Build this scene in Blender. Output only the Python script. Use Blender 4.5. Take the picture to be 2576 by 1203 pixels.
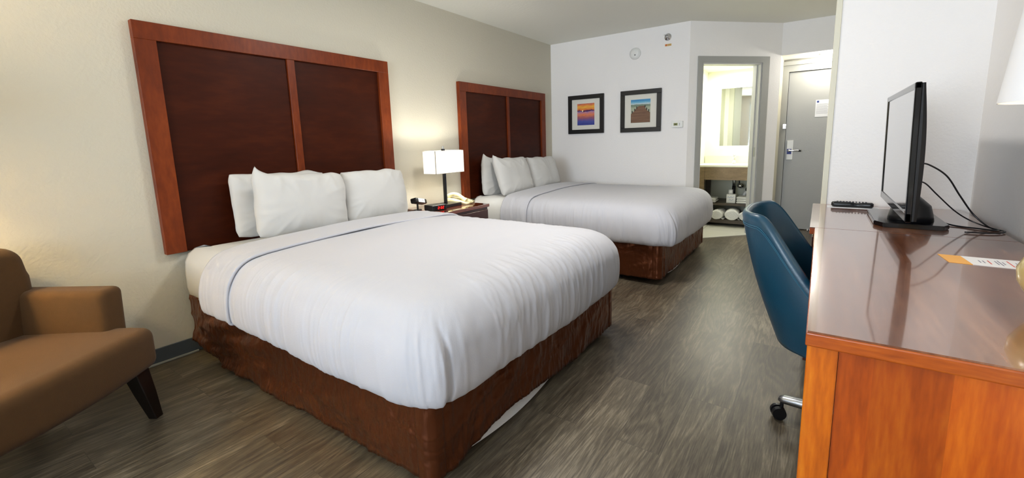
import bpy, bmesh, math, random
from mathutils import Vector, Matrix, noise
PI = math.pi
random.seed(7)
for o in list(bpy.data.objects): bpy.data.objects.remove(o)
scn = bpy.context.scene
C = scn.collection

# ------------------------------------------------------------------ camera
F_PX, CX, CY = 1097.0, 1301.5, 532.0
YAW, PIT, ROL = math.radians(34.77), math.radians(8.94), math.radians(-1.6)
CAMZ = 1.19
fw = Vector((-math.sin(YAW)*math.cos(PIT), math.cos(YAW)*math.cos(PIT), -math.sin(PIT)))
rt = Vector((math.cos(YAW), math.sin(YAW), 0)); up = rt.cross(fw)
rt2 = math.cos(ROL)*rt + math.sin(ROL)*up
up2 = -math.sin(ROL)*rt + math.cos(ROL)*up
cd = bpy.data.cameras.new('camera'); cam = bpy.data.objects.new('camera', cd); C.objects.link(cam)
M = Matrix((rt2, up2, -fw)).transposed().to_4x4(); M.translation = Vector((0, 0, CAMZ)); cam.matrix_world = M
cd.sensor_fit = 'HORIZONTAL'; cd.sensor_width = 36; cd.lens = 36*F_PX/2576
cd.shift_x = -(CX-1288)/2576; cd.shift_y = (CY-601.5)/2576
cd.clip_start = 0.02; scn.camera = cam

# ------------------------------------------------------------------ world, lights, exposure
w = bpy.data.worlds.new('daylight'); scn.world = w; w.use_nodes = True
w.node_tree.nodes['Background'].inputs[0].default_value = (0.75, 0.86, 1.0, 1)
w.node_tree.nodes['Background'].inputs[1].default_value = 0.5
def light(name, typ, loc, energy, color=(1,1,1), rot=None, **k):
    d = bpy.data.lights.new(name, typ); d.energy = energy; d.color = color
    for a, b in k.items(): setattr(d, a, b)
    o = bpy.data.objects.new(name, d); C.objects.link(o); o.location = loc
    if rot: o.rotation_euler = rot
    return o
light('window_daylight', 'AREA', (-.95, -2.42, 1.5), 62, (0.78, 0.88, 1.0), rot=(PI/2+.36, 0, 0), shape='RECTANGLE', size=1.9, size_y=1.5, spread=math.radians(115))
light('bathroom_ceiling_glow', 'AREA', (-0.98, 6.3, 2.07), 13, (1.0, 0.99, 0.93), rot=(0, 0, 0), shape='RECTANGLE', size=0.5, size_y=0.5)
light('added_fill_glow', 'AREA', (-1.35, 2.35, 2.375), 20, (1.0, 0.97, 0.93), rot=(0, 0, 0), shape='DISK', size=0.42)  # added overhead fill, out of view, evens the light on beds and walls
light('entry_downlight_glow', 'POINT', (0.0, 6.28, 2.04), 9.0, (1.0, 0.96, 0.86), shadow_soft_size=0.04)
scn.view_settings.view_transform = 'Standard'; scn.view_settings.look = 'None'
scn.view_settings.exposure = 0.59; scn.view_settings.gamma = 1.0; scn.view_settings.use_curve_mapping = False

# ------------------------------------------------------------------ material helpers
def lin(c):
    if isinstance(c, (tuple, list)) and max(c) > 1.0: c = [v/255 for v in c]
    return tuple((v/12.92 if v <= .04045 else ((v+.055)/1.055)**2.4) for v in c) + (1,)
def mat(name, col, rough=0.6, metal=0.0, spec=0.5, bump=None, coat=0, coat_rough=0.05, sheen=0, emit=None, emit_s=0, var=None, wear=None):
    """bump=(scale,strength,detail) var=(scale, amount)"""
    m = bpy.data.materials.new(name); m.use_nodes = True; nt = m.node_tree; b = nt.nodes['Principled BSDF']
    b.inputs['Base Color'].default_value = lin(col); b.inputs['Roughness'].default_value = rough
    b.inputs['Metallic'].default_value = metal; b.inputs['Specular IOR Level'].default_value = spec
    b.inputs['Coat Weight'].default_value = coat; b.inputs['Coat Roughness'].default_value = coat_rough
    b.inputs['Sheen Weight'].default_value = sheen
    if emit: b.inputs['Emission Color'].default_value = lin(emit); b.inputs['Emission Strength'].default_value = emit_s
    tc = nt.nodes.new('ShaderNodeTexCoord')
    if var:
        n = nt.nodes.new('ShaderNodeTexNoise'); n.inputs['Scale'].default_value = var[0]; n.inputs['Detail'].default_value = 4
        nt.links.new(tc.outputs['Object'], n.inputs['Vector'])
        mx = nt.nodes.new('ShaderNodeMix'); mx.data_type = 'RGBA'; c = lin(col)
        mx.inputs[6].default_value = tuple(v*(1-var[1]) for v in c[:3])+(1,)
        mx.inputs[7].default_value = tuple(min(1, v*(1+var[1])) for v in c[:3])+(1,)
        nt.links.new(n.outputs['Fac'], mx.inputs[0]); nt.links.new(mx.outputs[2], b.inputs['Base Color'])
    if bump:
        n = nt.nodes.new('ShaderNodeTexNoise'); n.inputs['Scale'].default_value = bump[0]; n.inputs['Detail'].default_value = bump[2] if len(bump) > 2 else 3
        nt.links.new(tc.outputs['Object'], n.inputs['Vector'])
        bp = nt.nodes.new('ShaderNodeBump'); bp.inputs['Strength'].default_value = bump[1]; bp.inputs['Distance'].default_value = 0.01
        nt.links.new(n.outputs['Fac'], bp.inputs['Height']); nt.links.new(bp.outputs[0], b.inputs['Normal'])
    return m
def wood(name, c1, c2, c3, scale=(1, 1, 12), rough=0.35, coat=0.3, coat_rough=0.15, big=2.0, fine=18, spec=0.5, bands=0):
    """grain runs along the axis whose scale is smallest"""
    m = bpy.data.materials.new(name); m.use_nodes = True; nt = m.node_tree; b = nt.nodes['Principled BSDF']; L = nt.links.new
    tc = nt.nodes.new('ShaderNodeTexCoord'); mp = nt.nodes.new('ShaderNodeMapping'); mp.inputs['Scale'].default_value = scale
    L(tc.outputs['Object'], mp.inputs[0])
    n1 = nt.nodes.new('ShaderNodeTexNoise'); n1.inputs['Scale'].default_value = big; n1.inputs['Detail'].default_value = 5; n1.inputs['Distortion'].default_value = .6
    n2 = nt.nodes.new('ShaderNodeTexNoise'); n2.inputs['Scale'].default_value = fine; n2.inputs['Detail'].default_value = 8
    L(mp.outputs[0], n1.inputs['Vector']); L(mp.outputs[0], n2.inputs['Vector'])
    a = nt.nodes.new('ShaderNodeMath'); a.operation = 'MULTIPLY_ADD'; a.inputs[1].default_value = .6
    L(n1.outputs['Fac'], a.inputs[0])
    a2 = nt.nodes.new('ShaderNodeMath'); a2.operation = 'MULTIPLY'; a2.inputs[1].default_value = .4; L(n2.outputs['Fac'], a2.inputs[0]); L(a2.outputs[0], a.inputs[2])
    r = nt.nodes.new('ShaderNodeValToRGB'); e = r.color_ramp.elements
    e[0].position = .3; e[0].color = lin(c1); e[1].position = .7; e[1].color = lin(c3); k = e.new(.5); k.color = lin(c2)
    L(a.outputs[0], r.inputs[0]); out = r.outputs[0]
    if bands:
        sp = nt.nodes.new('ShaderNodeSeparateXYZ'); L(tc.outputs['Object'], sp.inputs[0])
        q = nt.nodes.new('ShaderNodeMath'); q.operation = 'MULTIPLY'; q.inputs[1].default_value = bands; L(sp.outputs[0], q.inputs[0])
        fl = nt.nodes.new('ShaderNodeMath'); fl.operation = 'FLOOR'; L(q.outputs[0], fl.inputs[0])
        wn = nt.nodes.new('ShaderNodeTexWhiteNoise'); wn.noise_dimensions = '1D'; L(fl.outputs[0], wn.inputs['W'])
        mr = nt.nodes.new('ShaderNodeMapRange'); mr.inputs[3].default_value = .78; mr.inputs[4].default_value = 1.12; L(wn.outputs['Value'], mr.inputs[0])
        mx = nt.nodes.new('ShaderNodeMix'); mx.data_type = 'RGBA'; mx.blend_type = 'MULTIPLY'; mx.inputs[0].default_value = 1
        L(out, mx.inputs[6]); L(mr.outputs[0], mx.inputs[7]); out = mx.outputs[2]
    L(out, b.inputs['Base Color'])
    b.inputs['Roughness'].default_value = rough; b.inputs['Coat Weight'].default_value = coat; b.inputs['Coat Roughness'].default_value = coat_rough
    b.inputs['Specular IOR Level'].default_value = spec
    if coat == 1.0: b.inputs['Coat IOR'].default_value = 1.7
    bp = nt.nodes.new('ShaderNodeBump'); bp.inputs['Strength'].default_value = .06; bp.inputs['Distance'].default_value = .004
    L(n2.outputs['Fac'], bp.inputs['Height']); L(bp.outputs[0], b.inputs['Normal'])
    return m
def floor_material():
    m = bpy.data.materials.new('vinyl_planks'); m.use_nodes = True; nt = m.node_tree; b = nt.nodes['Principled BSDF']; L = nt.links.new
    tc = nt.nodes.new('ShaderNodeTexCoord')
    mp = nt.nodes.new('ShaderNodeMapping'); mp.inputs['Rotation'].default_value = (0, 0, PI/2); mp.inputs['Location'].default_value = (.3, .07, 0); L(tc.outputs['Object'], mp.inputs[0])
    br = nt.nodes.new('ShaderNodeTexBrick'); br.inputs['Scale'].default_value = 1; br.inputs['Brick Width'].default_value = 1.22; br.inputs['Row Height'].default_value = .178
    br.inputs['Mortar Size'].default_value = .0012; br.inputs['Mortar Smooth'].default_value = .2; br.offset = .37; br.squash = 1
    br.inputs['Color1'].default_value = (0, 0, 0, 1); br.inputs['Color2'].default_value = (1, 1, 1, 1); br.inputs['Mortar'].default_value = (.5, .5, .5, 1)
    L(mp.outputs[0], br.inputs['Vector'])
    # per-plank offset
    ad = nt.nodes.new('ShaderNodeVectorMath'); ad.operation = 'MULTIPLY_ADD'; ad.inputs[1].default_value = (7, 13, 0)
    L(br.outputs['Color'], ad.inputs[0]); L(tc.outputs['Object'], ad.inputs[2])
    m2 = nt.nodes.new('ShaderNodeMapping'); m2.inputs['Scale'].default_value = (7, .75, 1); L(ad.outputs[0], m2.inputs[0])
    n1 = nt.nodes.new('ShaderNodeTexNoise'); n1.inputs['Scale'].default_value = 1.0; n1.inputs['Detail'].default_value = 3; n1.inputs['Distortion'].default_value = .5; L(m2.outputs[0], n1.inputs['Vector'])
    # rings from contour of the noise -> cathedral grain
    s = nt.nodes.new('ShaderNodeMath'); s.operation = 'MULTIPLY'; s.inputs[1].default_value = 85; L(n1.outputs['Fac'], s.inputs[0])
    sn = nt.nodes.new('ShaderNodeMath'); sn.operation = 'SINE'; L(s.outputs[0], sn.inputs[0])
    m3 = nt.nodes.new('ShaderNodeMapping'); m3.inputs['Scale'].default_value = (190, 11, 1); L(ad.outputs[0], m3.inputs[0])
    n2 = nt.nodes.new('ShaderNodeTexNoise'); n2.inputs['Scale'].default_value = 1; n2.inputs['Detail'].default_value = 6; n2.inputs['Roughness'].default_value = .7; L(m3.outputs[0], n2.inputs['Vector'])
    n3 = nt.nodes.new('ShaderNodeTexNoise'); n3.inputs['Scale'].default_value = 2.2; n3.inputs['Detail'].default_value = 5; L(tc.outputs['Object'], n3.inputs['Vector'])
    def mul(x, k, addto=None):
        q = nt.nodes.new('ShaderNodeMath'); q.operation = 'MULTIPLY_ADD'; q.inputs[1].default_value = k
        L(x, q.inputs[0])
        if addto is None: q.inputs[2].default_value = 0
        elif isinstance(addto, float): q.inputs[2].default_value = addto
        else: L(addto, q.inputs[2])
        return q.outputs[0]
    v = mul(sn.outputs[0], .050, 0.0); v = mul(n2.outputs['Fac'], .62, v); v = mul(n1.outputs['Fac'], .30, v); v = mul(n3.outputs['Fac'], .30, v)
    v = mul(br.outputs['Color'], .075, v)
    r = nt.nodes.new('ShaderNodeValToRGB'); e = r.color_ramp.elements
    e[0].position = .38; e[0].color = lin((50, 43, 36)); e[1].position = .92; e[1].color = lin((156, 144, 122))
    k = e.new(.56); k.color = lin((76, 67, 55)); k = e.new(.70); k.color = lin((102, 92, 76))
    L(v, r.inputs[0])
    mx = nt.nodes.new('ShaderNodeMix'); mx.data_type = 'RGBA'; mx.inputs[7].default_value = lin((48, 44, 40)); L(r.outputs[0], mx.inputs[6])
    L(mul(br.outputs['Fac'], .5), mx.inputs[0]); L(mx.outputs[2], b.inputs['Base Color'])
    b.inputs['Roughness'].default_value = .36; b.inputs['Specular IOR Level'].default_value = .45
    rr = mul(n2.outputs['Fac'], .25, .24); L(rr, b.inputs['Roughness'])
    bp = nt.nodes.new('ShaderNodeBump'); bp.inputs['Strength'].default_value = .35; bp.inputs['Distance'].default_value = .002; L(v, bp.inputs['Height']); L(bp.outputs[0], b.inputs['Normal'])
    return m

def satin(name):
    m = mat(name, (108, 60, 35), .30, metal=.7, spec=.6); nt = m.node_tree; b = nt.nodes['Principled BSDF']; L = nt.links.new
    tc = nt.nodes['Texture Coordinate']; hs = []
    for sc, k, d in (((60, 60, 6), .10, 3), ((5, 5, 8), 1.8, 2), ((13, 13, 7), .7, 2)):
        mp = nt.nodes.new('ShaderNodeMapping'); mp.inputs['Scale'].default_value = sc; L(tc.outputs['Object'], mp.inputs[0])
        n = nt.nodes.new('ShaderNodeTexNoise'); n.inputs['Scale'].default_value = 1; n.inputs['Detail'].default_value = d; n.inputs['Distortion'].default_value = .8; L(mp.outputs[0], n.inputs['Vector'])
        q = nt.nodes.new('ShaderNodeMath'); q.operation = 'MULTIPLY'; q.inputs[1].default_value = k; L(n.outputs['Fac'], q.inputs[0]); hs.append(q.outputs[0])
    a = nt.nodes.new('ShaderNodeMath'); L(hs[0], a.inputs[0]); L(hs[1], a.inputs[1]); c = nt.nodes.new('ShaderNodeMath'); L(a.outputs[0], c.inputs[0]); L(hs[2], c.inputs[1])
    bp = nt.nodes.new('ShaderNodeBump'); bp.inputs['Strength'].default_value = .9; bp.inputs['Distance'].default_value = .012; L(c.outputs[0], bp.inputs['Height']); L(bp.outputs[0], b.inputs['Normal'])
    return m
WALL_B = mat('accent_wall_paint', (203, 197, 180), .75, bump=(70, .22, 5), spec=.3)
WALL_G = mat('pale_wall_paint', (243, 240, 237), .75, bump=(70, .18, 5), spec=.3)
CEIL = mat('ceiling_paint', (238, 237, 227), .9, bump=(35, .2, 5), spec=.2)
FLOOR = floor_material()
BASE = mat('vinyl_baseboard', (78, 84, 88), .5)
DOORF = mat('door_frame_paint', (166, 166, 161), .5)
DOORM = mat('grey_door_paint', (164, 164, 160), .42, bump=(60, .08), var=(3, .05))
CREAM = mat('cream_trim', (218, 214, 194), .6)
BATHW = mat('bath_wall_paint', (226, 226, 206), .6)
TILE = None
HBF = wood('cherry_frame', (84, 31, 7), (108, 43, 11), (130, 57, 17), (2.5, 2.5, .8), .42, .05, .25, spec=.22)
HBP = wood('mahogany_panel', (46, 15, 4), (58, 20, 6), (72, 28, 9), (1.5, .5, 2.2), .45, .0, .3, big=2.5, spec=.12)
DESKT = wood('lacquered_desktop', (98, 54, 34), (132, 80, 52), (168, 112, 78), (7, .7, 1), .25, 1.0, .06, spec=1.0, big=2.2, fine=12)
DESKE = wood('cherry_edge', (140, 58, 8), (176, 82, 14), (206, 114, 34), (1.2, 6, 8), .35, .6, .15)
DESKS = wood('orange_cherry', (168, 76, 4), (206, 104, 8), (230, 136, 24), (7, 7, .9), .35, .5, .2)
DESKP = wood('orange_cherry_panel', (144, 58, 4), (184, 80, 8), (210, 106, 18), (6, 6, .8), .35, .5, .2, bands=8)
NSW = wood('dark_mahogany', (52, 18, 12), (66, 24, 15), (82, 32, 20), (4, 1, 4), .25, .6, .1)
NST = wood('nightstand_top', (84, 34, 18), (110, 46, 26), (130, 62, 34), (4, .8, 4), .22, 1.0, .05)
LINEN = mat('white_cotton', (190, 190, 196), .85, sheen=.15, bump=(220, .06))
SHEET = mat('white_sheet', (206, 205, 202), .85, bump=(200, .06))
PILLOWM = mat('pillow_cotton', (202, 201, 198), .85, sheen=.15, bump=(14, .12, 4))
SATIN = satin('brown_satin')
LINER = mat('white_liner', (225, 225, 225), .8)
BLACK = mat('black_plastic', (14, 14, 17), .35)
GLOSSB = mat('gloss_black', (6, 7, 11), .12, spec=.5)
TVBACK = mat('tv_back_plastic', (7, 7, 9), .38, spec=.35)
SCREEN = mat('tv_screen', (30, 31, 33), .10, spec=1.0, coat=1, coat_rough=.06)
CHROME = mat('chrome', (215, 215, 218), .16, metal=1)
STEEL = mat('brushed_steel', (170, 172, 176), .32, metal=1)
ARMF = mat('brown_upholstery', (74, 47, 11), .95, sheen=.05, bump=(420, .2, 2), var=(40, .08))
DARKLEG = mat('espresso_leg', (20, 12, 9), .4)
TEAL = mat('teal_leather', (14, 62, 84), .36, spec=.6, bump=(120, .05, 3), var=(9, .16))
TEALS = mat('teal_stitching', (44, 100, 124), .6)
FRAMEB = mat('black_frame', (20, 19, 18), .35)
MATB = mat('picture_mat', (224, 221, 210), .85)
PLW = mat('white_plastic', (232, 232, 228), .4)
BEIGE = mat('beige_phone_plastic', (226, 214, 168), .4)
SHADE = mat('white_lampshade', (240, 238, 232), .8, emit=(255, 244, 222), emit_s=.5)
SHADEIN = mat('shade_seam', (150, 140, 120), .8)
TOWEL = mat('white_terry', (238, 238, 234), .95, bump=(120, .5, 3))
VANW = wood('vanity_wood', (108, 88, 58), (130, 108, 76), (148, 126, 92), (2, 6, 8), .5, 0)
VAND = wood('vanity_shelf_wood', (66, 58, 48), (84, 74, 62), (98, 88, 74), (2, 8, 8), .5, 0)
PAPER = mat('white_paper', (238, 238, 240), .6)

# ------------------------------------------------------------------ mesh helpers
def obj(name, bm, m, parent=None, smooth=False, loc=None):
    me = bpy.data.meshes.new(name)
    bmesh.ops.recalc_face_normals(bm, faces=bm.faces)
    bm.to_mesh(me); bm.free(); o = bpy.data.objects.new(name, me); C.objects.link(o)
    for mm in (m if isinstance(m, list) else [m]): me.materials.append(mm)
    if smooth:
        for p in me.polygons: p.use_smooth = True
    if parent: o.parent = parent
    if loc is not None: o.location = loc
    return o
def tag(o, label=None, cat=None, group=None, kind=None):
    if label: o['label'] = label
    if cat: o['category'] = cat
    if group: o['group'] = group
    if kind: o['kind'] = kind
    return o
def thing(name, label, cat, loc=(0, 0, 0), rz=0, group=None):
    o = bpy.data.objects.new(name, None); C.objects.link(o); o.location = loc; o.rotation_euler = (0, 0, rz); o.empty_display_size = .05
    return tag(o, label, cat, group)
def dup(root, loc=None, rz=None, label=None):
    r = root.copy(); C.objects.link(r)
    if loc is not None: r.location = loc
    if rz is not None: r.rotation_euler = (0, 0, rz)
    if label: r['label'] = label
    for ch in list(root.children):
        c = ch.copy(); C.objects.link(c); c.parent = r
        for g in list(ch.children):
            d = g.copy(); C.objects.link(d); d.parent = c
    return r
def sharp(o, ang=35):
    for p in o.data.polygons: p.use_smooth = True
    m = o.modifiers.new('es', 'EDGE_SPLIT'); m.split_angle = math.radians(ang); return o
def box(bm, x0, x1, y0, y1, z0, z1, bev=0, seg=2, mi=0):
    r = bmesh.ops.create_cube(bm, size=1); vs = r['verts']
    for v in vs: v.co = Vector(((x0+x1)/2+v.co.x*(x1-x0), (y0+y1)/2+v.co.y*(y1-y0), (z0+z1)/2+v.co.z*(z1-z0)))
    fs = set(f for v in vs for f in v.link_faces)
    for f in fs: f.material_index = mi
    if bev:
        es = list(set(e for v in vs for e in v.link_edges))
        bmesh.ops.bevel(bm, geom=es, offset=bev, segments=seg, profile=.5, affect='EDGES', material=-1)
    return bm
def B(*a, **k): return box(bmesh.new(), *a, **k)
def cyl(bm, p0, p1, r0, r1=None, n=24):
    if r1 is None: r1 = r0
    p0 = Vector(p0); p1 = Vector(p1); d = (p1-p0); q = d.to_track_quat('Z', 'Y').to_matrix()
    a = []; b = []
    for i in range(n):
        t = 2*PI*i/n; v = q @ Vector((math.cos(t), math.sin(t), 0)); a.append(bm.verts.new(p0+v*r0)); b.append(bm.verts.new(p1+v*r1))
    for i in range(n): bm.faces.new((a[i], a[(i+1) % n], b[(i+1) % n], b[i]))
    bm.faces.new(a); bm.faces.new(b); return bm
def lathe(bm, prof, cx=0, cy=0, n=40, cap=True):
    rings = []
    for r, z in prof: rings.append([bm.verts.new((cx+r*math.cos(2*PI*i/n), cy+r*math.sin(2*PI*i/n), z)) for i in range(n)])
    for a, b in zip(rings, rings[1:]):
        for i in range(n): bm.faces.new((a[i], a[(i+1) % n], b[(i+1) % n], b[i]))
    if cap:
        bm.faces.new(rings[0]); bm.faces.new(rings[-1])
    return bm
def cr(pts, k=8):
    P = [Vector(p) for p in pts]; P = [2*P[0]-P[1]]+P+[2*P[-1]-P[-2]]; out = []
    for i in range(1, len(P)-2):
        for j in range(k):
            t = j/k; a, b, c, d = P[i-1], P[i], P[i+1], P[i+2]
            out.append(.5*((2*b)+(c-a)*t+(2*a-5*b+4*c-d)*t*t+(3*b-a-3*c+d)*t**3))
    out.append(P[-2]); return out
def tube(bm, pts, r, n=8, k=8, spline=True):
    P = cr(pts, k) if spline else [Vector(p) for p in pts]; rings = []; ref = Vector((0, 0, 1))
    for i, p in enumerate(P):
        t = (P[min(i+1, len(P)-1)]-P[max(i-1, 0)]).normalized()
        s = t.cross(ref)
        if s.length < 1e-3: s = t.cross(Vector((1, 0, 0)))
        s.normalize(); u = s.cross(t); rr = r(i/(len(P)-1)) if callable(r) else r
        rings.append([bm.verts.new(p+rr*(s*math.cos(2*PI*j/n)+u*math.sin(2*PI*j/n))) for j in range(n)])
    for a, b in zip(rings, rings[1:]):
        for j in range(n): bm.faces.new((a[j], a[(j+1) % n], b[(j+1) % n], b[j]))
    bm.faces.new(rings[0]); bm.faces.new(rings[-1]); return bm
def grid(bm, rows, close=False):
    V = [[bm.verts.new(p) for p in r] for r in rows]
    for a, b in zip(V, V[1:]):
        n = len(a)
        for j in range(n if close else n-1):
            bm.faces.new((a[j], a[(j+1) % n], b[(j+1) % n], b[j]))
    return V
def prism(bm, poly, z0, z1):
    a = [bm.verts.new((x, y, z0)) for x, y in poly]; b = [bm.verts.new((x, y, z1)) for x, y in poly]; n = len(a)
    for i in range(n): bm.faces.new((a[i], a[(i+1) % n], b[(i+1) % n], b[i]))
    bm.faces.new(a); bm.faces.new(b); return bm
def struct(name, bm, m, parent=None, label=None):
    o = obj(name, bm, m, parent)
    if not parent: o['kind'] = 'structure'
    return o
def nz(x, y=0, z=0): return noise.noise(Vector((x, y, z)))
def sstep(a, b, x):
    t = max(0, min(1, (x-a)/(b-a))) if a != b else float(x > a); return t*t*(3-2*t)

# ------------------------------------------------------------------ room shell
XL, XR, YB, YS, H = -3.03, 0.695, 5.24, -2.3, 2.455
C2 = Vector((-1.26, 5.24)); C3 = Vector((-0.443, 6.06)); YE = 6.5; YV = 6.85; HA = 2.10
struct('floor', B(XL-.1, 2.0, YS-.1, 7.0, -.1, 0), FLOOR)
struct('ceiling', B(XL-.1, 2.0, YS-.1, 7.0, H, H+.1), CEIL)
struct('wall_left', B(XL-.1, XL, YS-.1, YB+.1, 0, H), WALL_B)
struct('wall_back', B(XL, C2.x-.0, YB, YB+.1, 0, H), WALL_G)
struct('wall_right', B(XR, XR+.1, YS-.1, 3.35, 0, H), WALL_G)
# closet wing that closes the desk niche
struct('wall_wing', B(.03, XR+.1, 3.35, 4.35, 0, H, bev=.004, seg=1), WALL_G)
struct('trim_5', B(.022, .052, 3.343, 3.385, 0, H, bev=.002, seg=1), CREAM)
struct('wall_entry_right', B(.66, .76, 4.35, YE+.1, 0, H), WALL_G)
# south wall with window
WX0, WX1 = -1.95, .05
bm = bmesh.new()
box(bm, XL, WX0, YS-.1, YS, 0, H); box(bm, WX1, XR, YS-.1, YS, 0, H)
box(bm, WX0, WX1, YS-.1, YS, 0, .75); box(bm, WX0, WX1, YS-.1, YS, 2.25, H)
struct('wall_front', bm, WALL_G)
bm = bmesh.new()
for a in (WX0, -.97, WX1-.04): box(bm, a, a+.04, YS-.07, YS-.03, .75, 2.25)
box(bm, WX0+.04, WX1-.04, YS-.07, YS-.03, .75, .79); box(bm, WX0+.04, WX1-.04, YS-.07, YS-.03, 2.21, 2.25)
win = struct('window_1', bm, PLW)
gm = bpy.data.materials.new('thin_glass'); gm.use_nodes = True; nt = gm.node_tree; nt.nodes.clear()
t_ = nt.nodes.new('ShaderNodeBsdfTransparent'); g_ = nt.nodes.new('ShaderNodeBsdfGlossy'); g_.inputs['Roughness'].default_value = .02
mx_ = nt.nodes.new('ShaderNodeMixShader'); mx_.inputs[0].default_value = .06; ou = nt.nodes.new('ShaderNodeOutputMaterial')
nt.links.new(t_.outputs[0], mx_.inputs[1]); nt.links.new(g_.outputs[0], mx_.inputs[2]); nt.links.new(mx_.outputs[0], ou.inputs[0])
obj('pane', B(WX0+.04, WX1-.04, YS-.052, YS-.048, .79, 2.21), gm, win)
# diagonal wall with doorway
dv = (C3-C2).normalized(); dn = Vector((-dv.y, dv.x)); LD = (C3-C2).length; TW = .12
def dg(s, n=0): p = C2+dv*s+dn*n; return (p.x, p.y)
S0, S1, ZD = .155, .915, 2.02
bm = bmesh.new()
prism(bm, [dg(0), dg(S0), dg(S0, TW), dg(-.02, TW)], 0, H)
prism(bm, [dg(S1), dg(LD), dg(LD+.0, TW), dg(S1, TW)], 0, H)
prism(bm, [dg(S0), dg(S1), dg(S1, TW), dg(S0, TW)], ZD, H)
struct('wall_diagonal', bm, WALL_G)
bm = bmesh.new(); cw = .055; ct = .014
prism(bm, [dg(S0-cw, -ct), dg(S0+.002, -ct), dg(S0+.002, 0), dg(S0-cw, 0)], 0, ZD+cw+.01)
prism(bm, [dg(S1-.002, -ct), dg(S1+cw+.03, -ct), dg(S1+cw+.03, 0), dg(S1-.002, 0)], 0, ZD+cw+.01)
prism(bm, [dg(S0, -ct), dg(S1, -ct), dg(S1, 0), dg(S0, 0)], ZD-.002, ZD+cw+.01)
dfr = struct('trim_1', bm, DOORF)
bm = bmesh.new(); jt = .018
prism(bm, [dg(S0, -.004), dg(S0+jt, -.004), dg(S0+jt, TW+.004), dg(S0, TW+.004)], 0, ZD)
prism(bm, [dg(S1-jt, -.004), dg(S1, -.004), dg(S1, TW+.004), dg(S1-jt, TW+.004)], 0, ZD)
prism(bm, [dg(S0+jt, -.004), dg(S1-jt, -.004), dg(S1-jt, TW+.004), dg(S0+jt, TW+.004)], ZD-jt, ZD)
prism(bm, [dg(S1-jt-.012, .05), dg(S1-jt, .05), dg(S1-jt, .085), dg(S1-jt-.012, .085)], 0, ZD-jt)
jamb = struct('trim_2', bm, mat('jamb_paint', (190, 190, 188), .5))
a = dg(S1-jt-.001, .02); b_ = dg(S1-jt-.001, .045); c_ = dg(S1-jt-.004, .045); d_ = dg(S1-jt-.004, .02)
obj('strike_plate', prism(bmesh.new(), [a, b_, c_, d_], .95, 1.06), STEEL, jamb)
# soffit over the entry, alcove
struct('wall_soffit', B(C3.x, .66, 6.06, YE+.1, HA, H), WALL_G)
struct('wall_alcove', prism(bmesh.new(), [(C3.x, 6.061), (C3.x, YE), (C3.x-.1, YE), (C3.x-.1, 6.14)], 0, HA), CREAM)
struct('wall_entry', B(C3.x-.1, .66, YE+.05, YE+.15, 0, HA), CREAM)
# bathroom shell
struct('wall_bath_left', B(-1.49, -1.39, YB+.1, YV+.1, 0, HA), BATHW)
struct('wall_bath_back', B(-1.39, .66, YV, YV+.1, 0, HA), BATHW)
struct('ceiling_bath', prism(bmesh.new(), [dg(.02, TW+.001), dg(LD, TW+.001), (-.545, YV), (-1.39, YV), (-1.39, 5.38)], HA, HA+.05), BATHW)
struct('wall_bath_right', prism(bmesh.new(), [(-.545, 6.20), (-.545, YV), (-.60, YV), (-.60, 6.16)], 0, HA), BATHW)
# tiles
m = bpy.data.materials.new('bath_tile'); m.use_nodes = True; nt = m.node_tree; pb = nt.nodes['Principled BSDF']; tc = nt.nodes.new('ShaderNodeTexCoord')
br = nt.nodes.new('ShaderNodeTexBrick'); br.offset = 0; br.inputs['Scale'].default_value = 1; br.inputs['Brick Width'].default_value = .6; br.inputs['Row Height'].default_value = .6
br.inputs['Mortar Size'].default_value = .004; br.inputs['Color1'].default_value = lin((214, 212, 198)); br.inputs['Color2'].default_value = lin((208, 206, 192)); br.inputs['Mortar'].default_value = lin((150, 148, 138))
nt.links.new(tc.outputs['Object'], br.inputs['Vector']); nt.links.new(br.outputs[0], pb.inputs['Base Color']); pb.inputs['Roughness'].default_value = .3
TILE = m
struct('floor_bath', prism(bmesh.new(), [dg(S0+.002, .015), dg(S1-.002, .015), (-.60, 6.16), (-.60, YV), (-1.39, YV), (-1.39, 5.38), dg(.02, TW+.001)], 0.0, .008), TILE)
# baseboards
struct('baseboard_left', B(XL, XL+.008, YS, YB, 0, .092, bev=.002, seg=1), BASE)
struct('baseboard_back', B(XL+.01, C2.x-.01, YB-.008, YB, 0, .092), BASE)
struct('baseboard_wing', B(.022, .03, 3.36, 4.34, 0, .092), BASE)
struct('trim_3', B(XL+.008, XL+.022, YS, .93, 0, .012, bev=.004, seg=2), mat('floor_bead', (150, 150, 140), .5))

# ------------------------------------------------------------------ entry door
bm = bmesh.new(); DX0 = -.378
box(bm, C3.x, DX0, YE-.03, YE+.05, 0, 2.03); box(bm, .56, .66, YE-.03, YE+.05, 0, 2.03); box(bm, DX0, .56, YE-.03, YE+.05, 1.955, 2.03)
box(bm, C3.x, .66, YE-.06, YE+.05, 2.03, 2.075)
fr = struct('trim_4', bm, DOORF)
door = struct('door_1', B(DX0+.004, .556, YE, YE+.045, .01, 1.951), DOORM)
d1 = obj('lock_plate', B(-.352, -.284, YE-.022, YE, .885, 1.125, bev=.004), mat('satin_nickel_plate', (225, 225, 222), .4), door)
obj('hang_tag', B(-.348, -.300, YE-.025, YE-.0225, .955, 1.02), mat('blue_tag', (36, 52, 128), .5), d1)
bm = bmesh.new(); cyl(bm, (-.325, YE-.022, 1.0), (-.325, YE-.065, 1.0), .014); tube(bm, [(-.325, YE-.06, 1.0), (-.27, YE-.062, 1.0), (-.205, YE-.055, .998)], .011)
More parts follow.
